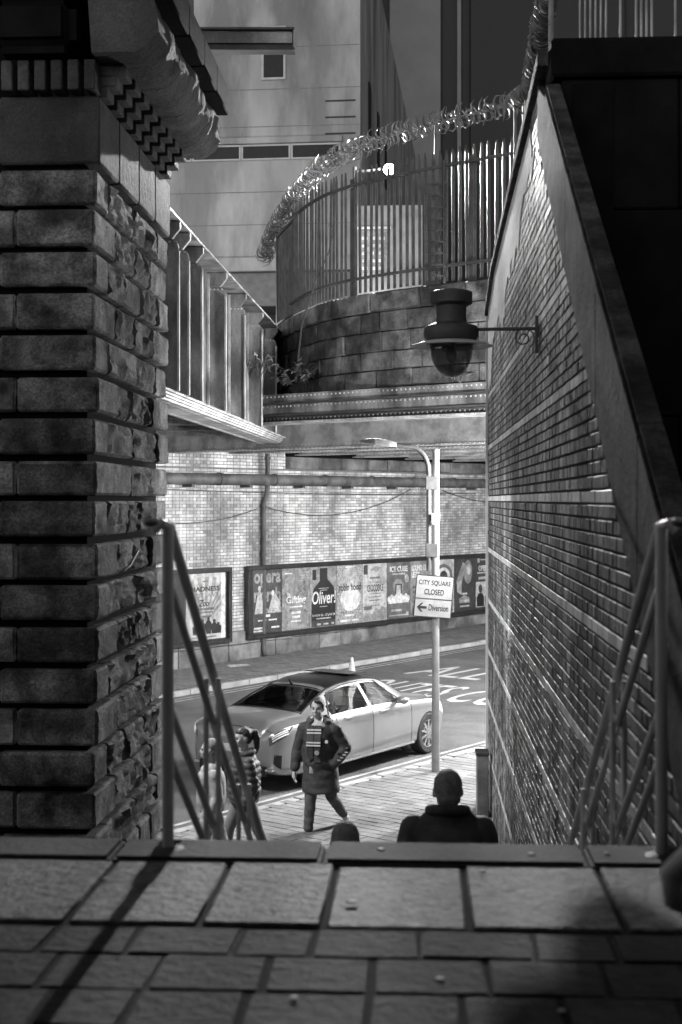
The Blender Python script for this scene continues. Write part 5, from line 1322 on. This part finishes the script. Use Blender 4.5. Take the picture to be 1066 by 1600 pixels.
    kk = MB(); kk.box(2.3, 2.8, -.42, .42, 1.425, 1.435, Matrix.Translation((2.4, 0, 1.47)) @ Matrix.Rotation(R(3), 4, 'Y') @ Matrix.Translation((-2.4, 0, -1.465))); part('sunroof_flap', kk, 'car_black', root, .004)
    kk = MB(); kk.box(1.52, 2.0, -.44, .44, 1.44, 1.452); 
    for (x, yy) in ((1.85, -.36), (1.85, .36), (1.85, 0), (2.75, -.36), (2.75, .36)):
        kk = MB(); kk.box(x - .08, x + .06, yy - .2, yy + .2, .45, 1.02); kk.box(x - .06, x + .02, yy - .11, yy + .11, 1.06, 1.24); kk.box(x - .05, x + .4, yy - .22, yy + .22, .35, .5); part('seat', kk, 'interior', root, .04, True, segs=2)
    kk = MB(); kk.box(.9, 1.6, -.6, .6, .9, .94); kk.box(.9, 3.6, -.75, .75, .3, .34); kk.box(3.1, 3.55, -.65, .65, .8, .95); part('cabin_trim', kk, 'interior', root)
    kk = MB(); kk.tube([(1.42, 0, 1.36), (1.36, 0, 1.44)], [.025, .012], 8); part('roof_antenna', kk, 'car_black', root)
    kk = MB(); kk.lathe([(.17, -.01), (.18, 0), (.155, 0)], 20, Matrix.Translation((3.05, -.36, .98)) @ Matrix.Rotation(R(70), 4, 'Y'), ring=True); part('steering_wheel', kk, 'car_black', root)
car()
descender(P(.165, 8.3, .93), 1.72, 'person in a dark gilet going down the stairs, seen from behind', True)
descender(P(-.445, 8.35, .82), 1.48, 'shorter person whose close-cropped head just shows above the landing edge', False)

# ------------------------------------------------------------------ buildings behind
cbld = empty('concrete_building', (.82, 60, 0), -R(6), 'tall pale board-marked concrete building with ribbon windows behind the bridges', 'building')
k = MB(); k.box(-22, 0, 0, 45, H(10.4), H(25.6)); part('walls', k, 'concrete', cbld)
k = MB(); k.box(-22, .35, -.45, 1.0, H(9.75), H(10.35)); part('ledge', k, 'concrete', cbld, .03)
k = MB(); k.box(-22, .1, -.1, 20, H(8.3), H(9.74)); part('beam', k, 'concrete_line', cbld, .03)
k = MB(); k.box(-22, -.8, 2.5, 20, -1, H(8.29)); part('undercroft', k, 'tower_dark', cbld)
for zz_, sh in ((H(7.0), .16), (H(5.6), .12)): k = MB(); k.box(-20, .3, .6, 1.0, zz_, zz_ + .3); part('cross_rail', k, 'frame_grey', cbld)
# ribbon window
zr_ = H(14.65); hr = .62
k = MB(); k.box(-12, -.75, -.16, 0, zr_ + hr, zr_ + hr + .28); part('hood', k, 'concrete', cbld, .03)
for i in range(5):
    x1 = -.85 - i * 2.15; f = MB(); x0 = x1 - 2.12
    f.box(x0, x1, -.07, .02, zr_ - .07, zr_); f.box(x0, x1, -.07, .02, zr_ + hr - .1, zr_ + hr - .03); f.box(x0, x0 + .07, -.07, .02, zr_ + .002, zr_ + hr - .102); f.box(x1 - .07, x1, -.07, .02, zr_ + .002, zr_ + hr - .102)
    wf = part('window', f, 'frame_grey', cbld); g_ = MB(); g_.box(x0 + .072, x1 - .072, -.03, -.01, zr_ + .004, zr_ + hr - .104); part('pane', g_, 'window_glass', wf)
# single window
x0, x1, z0w, z1w = -4.25, -3.2, H(18.0), H(20.3)
f = MB(); f.box(x0, x1, -.09, .02, z0w, z0w + .1); f.box(x0, x1, -.09, .02, z1w - .1, z1w); f.box(x0, x0 + .1, -.09, .02, z0w + .102, z1w - .102); f.box(x1 - .1, x1, -.09, .02, z0w + .102, z1w - .102); f.box(x0 + .102, x1 - .102, -.09, .02, z0w + 1.25, z0w + 1.33)
wf = part('window', f, 'frame_grey', cbld, .01); g_ = MB(); g_.box(x0 + .102, x1 - .102, -.04, -.02, z0w + .104, z1w - .104); part('pane', g_, 'window_glass', wf)
for i, yw in enumerate((4, 9, 14, 20, 27)):
    f = MB(); f.box(-.02, .06, yw, yw + 1.1, H(16.5), H(19.0)); wf = part('window', f, 'window_glass', cbld)
for zz_ in (11.8, 13.2, 16.0, 17.6, 19.4, 21.6, 23.5):
    f = MB(); f.box(-22, .004, -.012, -.002, H(zz_), H(zz_) + .03); part('joint_line', f, 'concrete_line', cbld)
for zz_ in (15.6, 16.3, 17.0): f = MB(); f.box(-1.5, -.2, -.02, -.003, H(zz_), H(zz_) + .07); part('groove', f, 'tower_dark', cbld)
tw = empty('tower_block', (4.2, 110, 0), 0, 'dark high-rise tower with plain vertical panels behind the fence', 'building')
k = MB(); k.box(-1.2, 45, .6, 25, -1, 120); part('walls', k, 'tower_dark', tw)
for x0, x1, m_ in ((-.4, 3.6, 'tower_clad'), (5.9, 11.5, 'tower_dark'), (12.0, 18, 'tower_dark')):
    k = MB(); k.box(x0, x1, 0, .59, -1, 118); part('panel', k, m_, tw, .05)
k = MB(); k.box(4.9, 5.2, .2, .59, 5, 118); part('downpipe', k, 'tower_clad', tw)
bk = MB(); bk.box(-60, -12, 75, 95, -1, 70); o = part('office_block', bk, 'tower_dark'); tag(o, 'dark block far behind the stone pier on the left', 'building')
# steel gantry beam behind the pier's parapet
ga = empty('gantry', P(-4.0, 17.2, H(1.95)), 0, 'steel beam sticking out above the girder bridge in front of the concrete building', 'beam')
z_ = 5.53 - 1.95; x1 = (460 - 533) / 2200 * 17.2 - ga.location.x
k = MB(); k.box(0, x1, -.1, .1, z_, z_ + .03); k.box(0, x1, -.012, .012, z_ + .031, z_ + .25); k.box(0, x1, -.1, .1, z_ + .251, z_ + .28); part('beam', k, 'steel_dark', ga, .003)
k = MB(); k.box(x1 - .02, x1 - .001, -.1, -.013, z_ + .032, z_ + .25); k.box(0, x1 - .03, -.045, -.013, z_ + .1, z_ + .24); part('cover_strip', k, 'steel_paint', ga, .003)
k = MB(); k.box(.0, .2, -.1, .1, 0, z_ - .001); part('mast', k, 'steel_dark', ga)

# ------------------------------------------------------------------ floodlight and hoarding behind the fence
fl = empty('floodlight', (.72, 31.0, H(2.0)), 0, 'glaring lit floodlight on a pole behind the palisade fence', 'floodlight')
zt_ = 5.25
k = MB(); k.tube([(-.42, .1, 0), (-.42, .1, zt_ + .1)], .045, 10); part('pole', k, 'steel_dark', fl)
k = MB(); k.tube([(-.42, .1, zt_), (-.1, .1, zt_ + .02), (.2, .1, zt_ + .06)], .03, 8); part('arm', k, 'steel_dark', fl)
k = MB(); k.lathe([(.05, .16), (.09, .1), (.13, .0), (.12, .0), (.05, .1)], 18, Matrix.Translation((.34, -.02, zt_ + .02)), 'Y'); part('housing', k, 'steel_dark', fl, smooth=True)
k = MB(); k.ball((.34, -.04, zt_ + .02), .12, 2); part('lamp', k, 'lamp_glow', fl, smooth='all')
LP = Vector((.72 + .34, 31.0 - .18, H(2.0) + zt_ + .02))
sd_ = bpy.data.lights.new('floodlight_beam', 'SPOT'); sd_.energy = FLOOD_W; sd_.spot_size = R(110); sd_.spot_blend = .6; sd_.shadow_soft_size = .12
so = bpy.data.objects.new('floodlight_beam', sd_); C.objects.link(so); so.location = LP; so.rotation_mode = 'QUATERNION'; so.rotation_quaternion = (Vector((.2, 3.5, H(-1.2))) - LP).to_track_quat('-Z', 'Y')
pd = bpy.data.lights.new('floodlight_spill', 'POINT'); pd.energy = POINT_W; pd.shadow_soft_size = .1; po = bpy.data.objects.new('floodlight_spill', pd); C.objects.link(po); po.location = LP + Vector((0, -.05, .1))
yl_ = empty('yard_lamp', (-4.0, 43.0, H(2.0)), 0, 'lit yard lamp on a short post behind the stone parapet', 'lamp')
k = MB(); k.tube([(0, 0, 0), (0, 0, 2.4)], .05, 10); part('post', k, 'steel_dark', yl_)
k = MB(); k.ball((0, 0, 2.52), .14, 2); part('globe', k, 'lantern_glow', yl_, smooth='all')
yd = bpy.data.lights.new('yard_light', 'POINT'); yd.energy = YARD_W; yd.shadow_soft_size = .15; yo = bpy.data.objects.new('yard_light', yd); C.objects.link(yo); yo.parent = yl_; yo.location = (0, 0, 2.85)
ho = empty('hoarding', (0.25, 45.0, H(3.0)), -R(3), 'pale boarded hoarding with a dark notice seen through the palisade', 'hoarding')
for i in range(6):
    k = MB(); k.box(.2 + i * .36, .2 + i * .36 + .35, 0, .04, 0, 6.4); part('board', k, 'hoarding', ho, .004)
k = MB(); k.box(.35, 1.25, -.02, -.004, 4.0, 5.6); nn_ = part('notice', k, 'print_mid', ho)
for i in range(5):
    for j in range(3):
        k = MB(); k.box(.42 + j * .27, .42 + j * .27 + random.uniform(.1, .2), -.026, -.022, 5.3 - i * .24, 5.4 - i * .24); part('print', k, 'print_white', nn_)
k = MB(); k.box(.25, 1.35, -.03, -.0, 5.65, 5.72); part('batten', k, 'print_white', ho)

# ------------------------------------------------------------------ plants
def leaf_mesh():
    k = MB(); k.add([(0, 0, 0), (.022, .035, .008), (.016, .08, .004), (0, .115, -.012), (-.016, .08, .004), (-.022, .035, .008), (0, .06, -.006)], [(0, 1, 6), (1, 2, 6), (2, 3, 6), (3, 4, 6), (4, 5, 6), (5, 0, 6)]); return k
def plant(name, loc, label, stems, spread, ht, leaves, ls=1.0, tops=None):
    root = empty(name, loc, 0, label, 'plant', 'weeds growing on the bridges'); base = leaf_mesh()
    kk = MB(); lv = MB()
    for i in range(stems):
        a = random.uniform(0, 6.28); r = spread * random.uniform(.4, 1); tip = Vector((math.cos(a) * r, math.sin(a) * r * .6, ht * random.uniform(.5, 1.0)))
        pts = [Vector((0, 0, -.02))]
        for u in (.35, .7, 1.): pts.append(Vector((tip.x * u ** 1.3, tip.y * u ** 1.3, tip.z * (1 - (1 - u) ** 1.6))))
        kk.tube(pts, [.012, .009, .006, .003], 5)
        for j in range(leaves):
            u = random.uniform(.3, 1); q = pts[1].lerp(pts[3], u)
            M = Matrix.Translation(q) @ Matrix.Rotation(random.uniform(0, 6.28), 4, 'Z') @ Matrix.Rotation(random.uniform(-.9, .7), 4, 'X') @ Matrix.Rotation(random.uniform(-.6, .6), 4, 'Y') @ Matrix.Scale(ls * random.uniform(.6, 1.3), 4)
            lv.add([M @ v for v in base.v], base.f)
    part('stems', kk, 'stem', root, fix=False); part('leaves', lv, 'leaf', root, fix=False, kind='stuff')
plant('leafy_weed', (-.9, 27.3, H(2.0)), 'leafy weed sprouting where the stone parapet meets the girder', 10, .55, .75, 22, 1.1)
plant('leafy_weed', (-1.55, 26.3, H(2.2)), 'small leafy weed close against the girder stiffener', 6, .28, .6, 16, .9)
plant('leafy_weed', S(20.15, 13.55, H(2.03)), 'sparse dry weed on the bridge ledge below the hanging lantern', 9, .35, .22, 5, .6)
pv2 = P(PX + .3, PL1 - 1.9, hz + 1.0); plant('leafy_weed', pv2, 'dark tuft of weed on top of the pier cornice', 7, .35, .4, 14, .9)
br = empty('bramble_cane', S(21.0, 17.7, H(2.5)), 0, 'long bare arching bramble stem in front of the palisade', 'plant', 'weeds growing on the bridges')
k = MB(); k.tube([(-.2, -.1, 0), (-.1, -.1, .9), (.15, -.1, 1.7), (.42, -.12, 2.3), (.5, -.12, 2.65), (.5, -.12, 2.82), (.44, -.12, 2.86), (.41, -.12, 2.8)], [.02, .02, .018, .016, .014, .012, .01, .008], 6); part('cane', k, 'stem', br, smooth=True)
tv = empty('loose_cable', P(PX + .06, PL0 + .1, H(-.75)), TP, 'short pale loose cable curling off the stone pier', 'cable')
k = MB(); k.tube([(-.12, -.1, .12), (.0, -.06, .12), (.08, .0, .13), (.14, .25, .2), (.16, .5, .32)], .012, 6); part('wire', k, 'galv', tv, smooth=True)
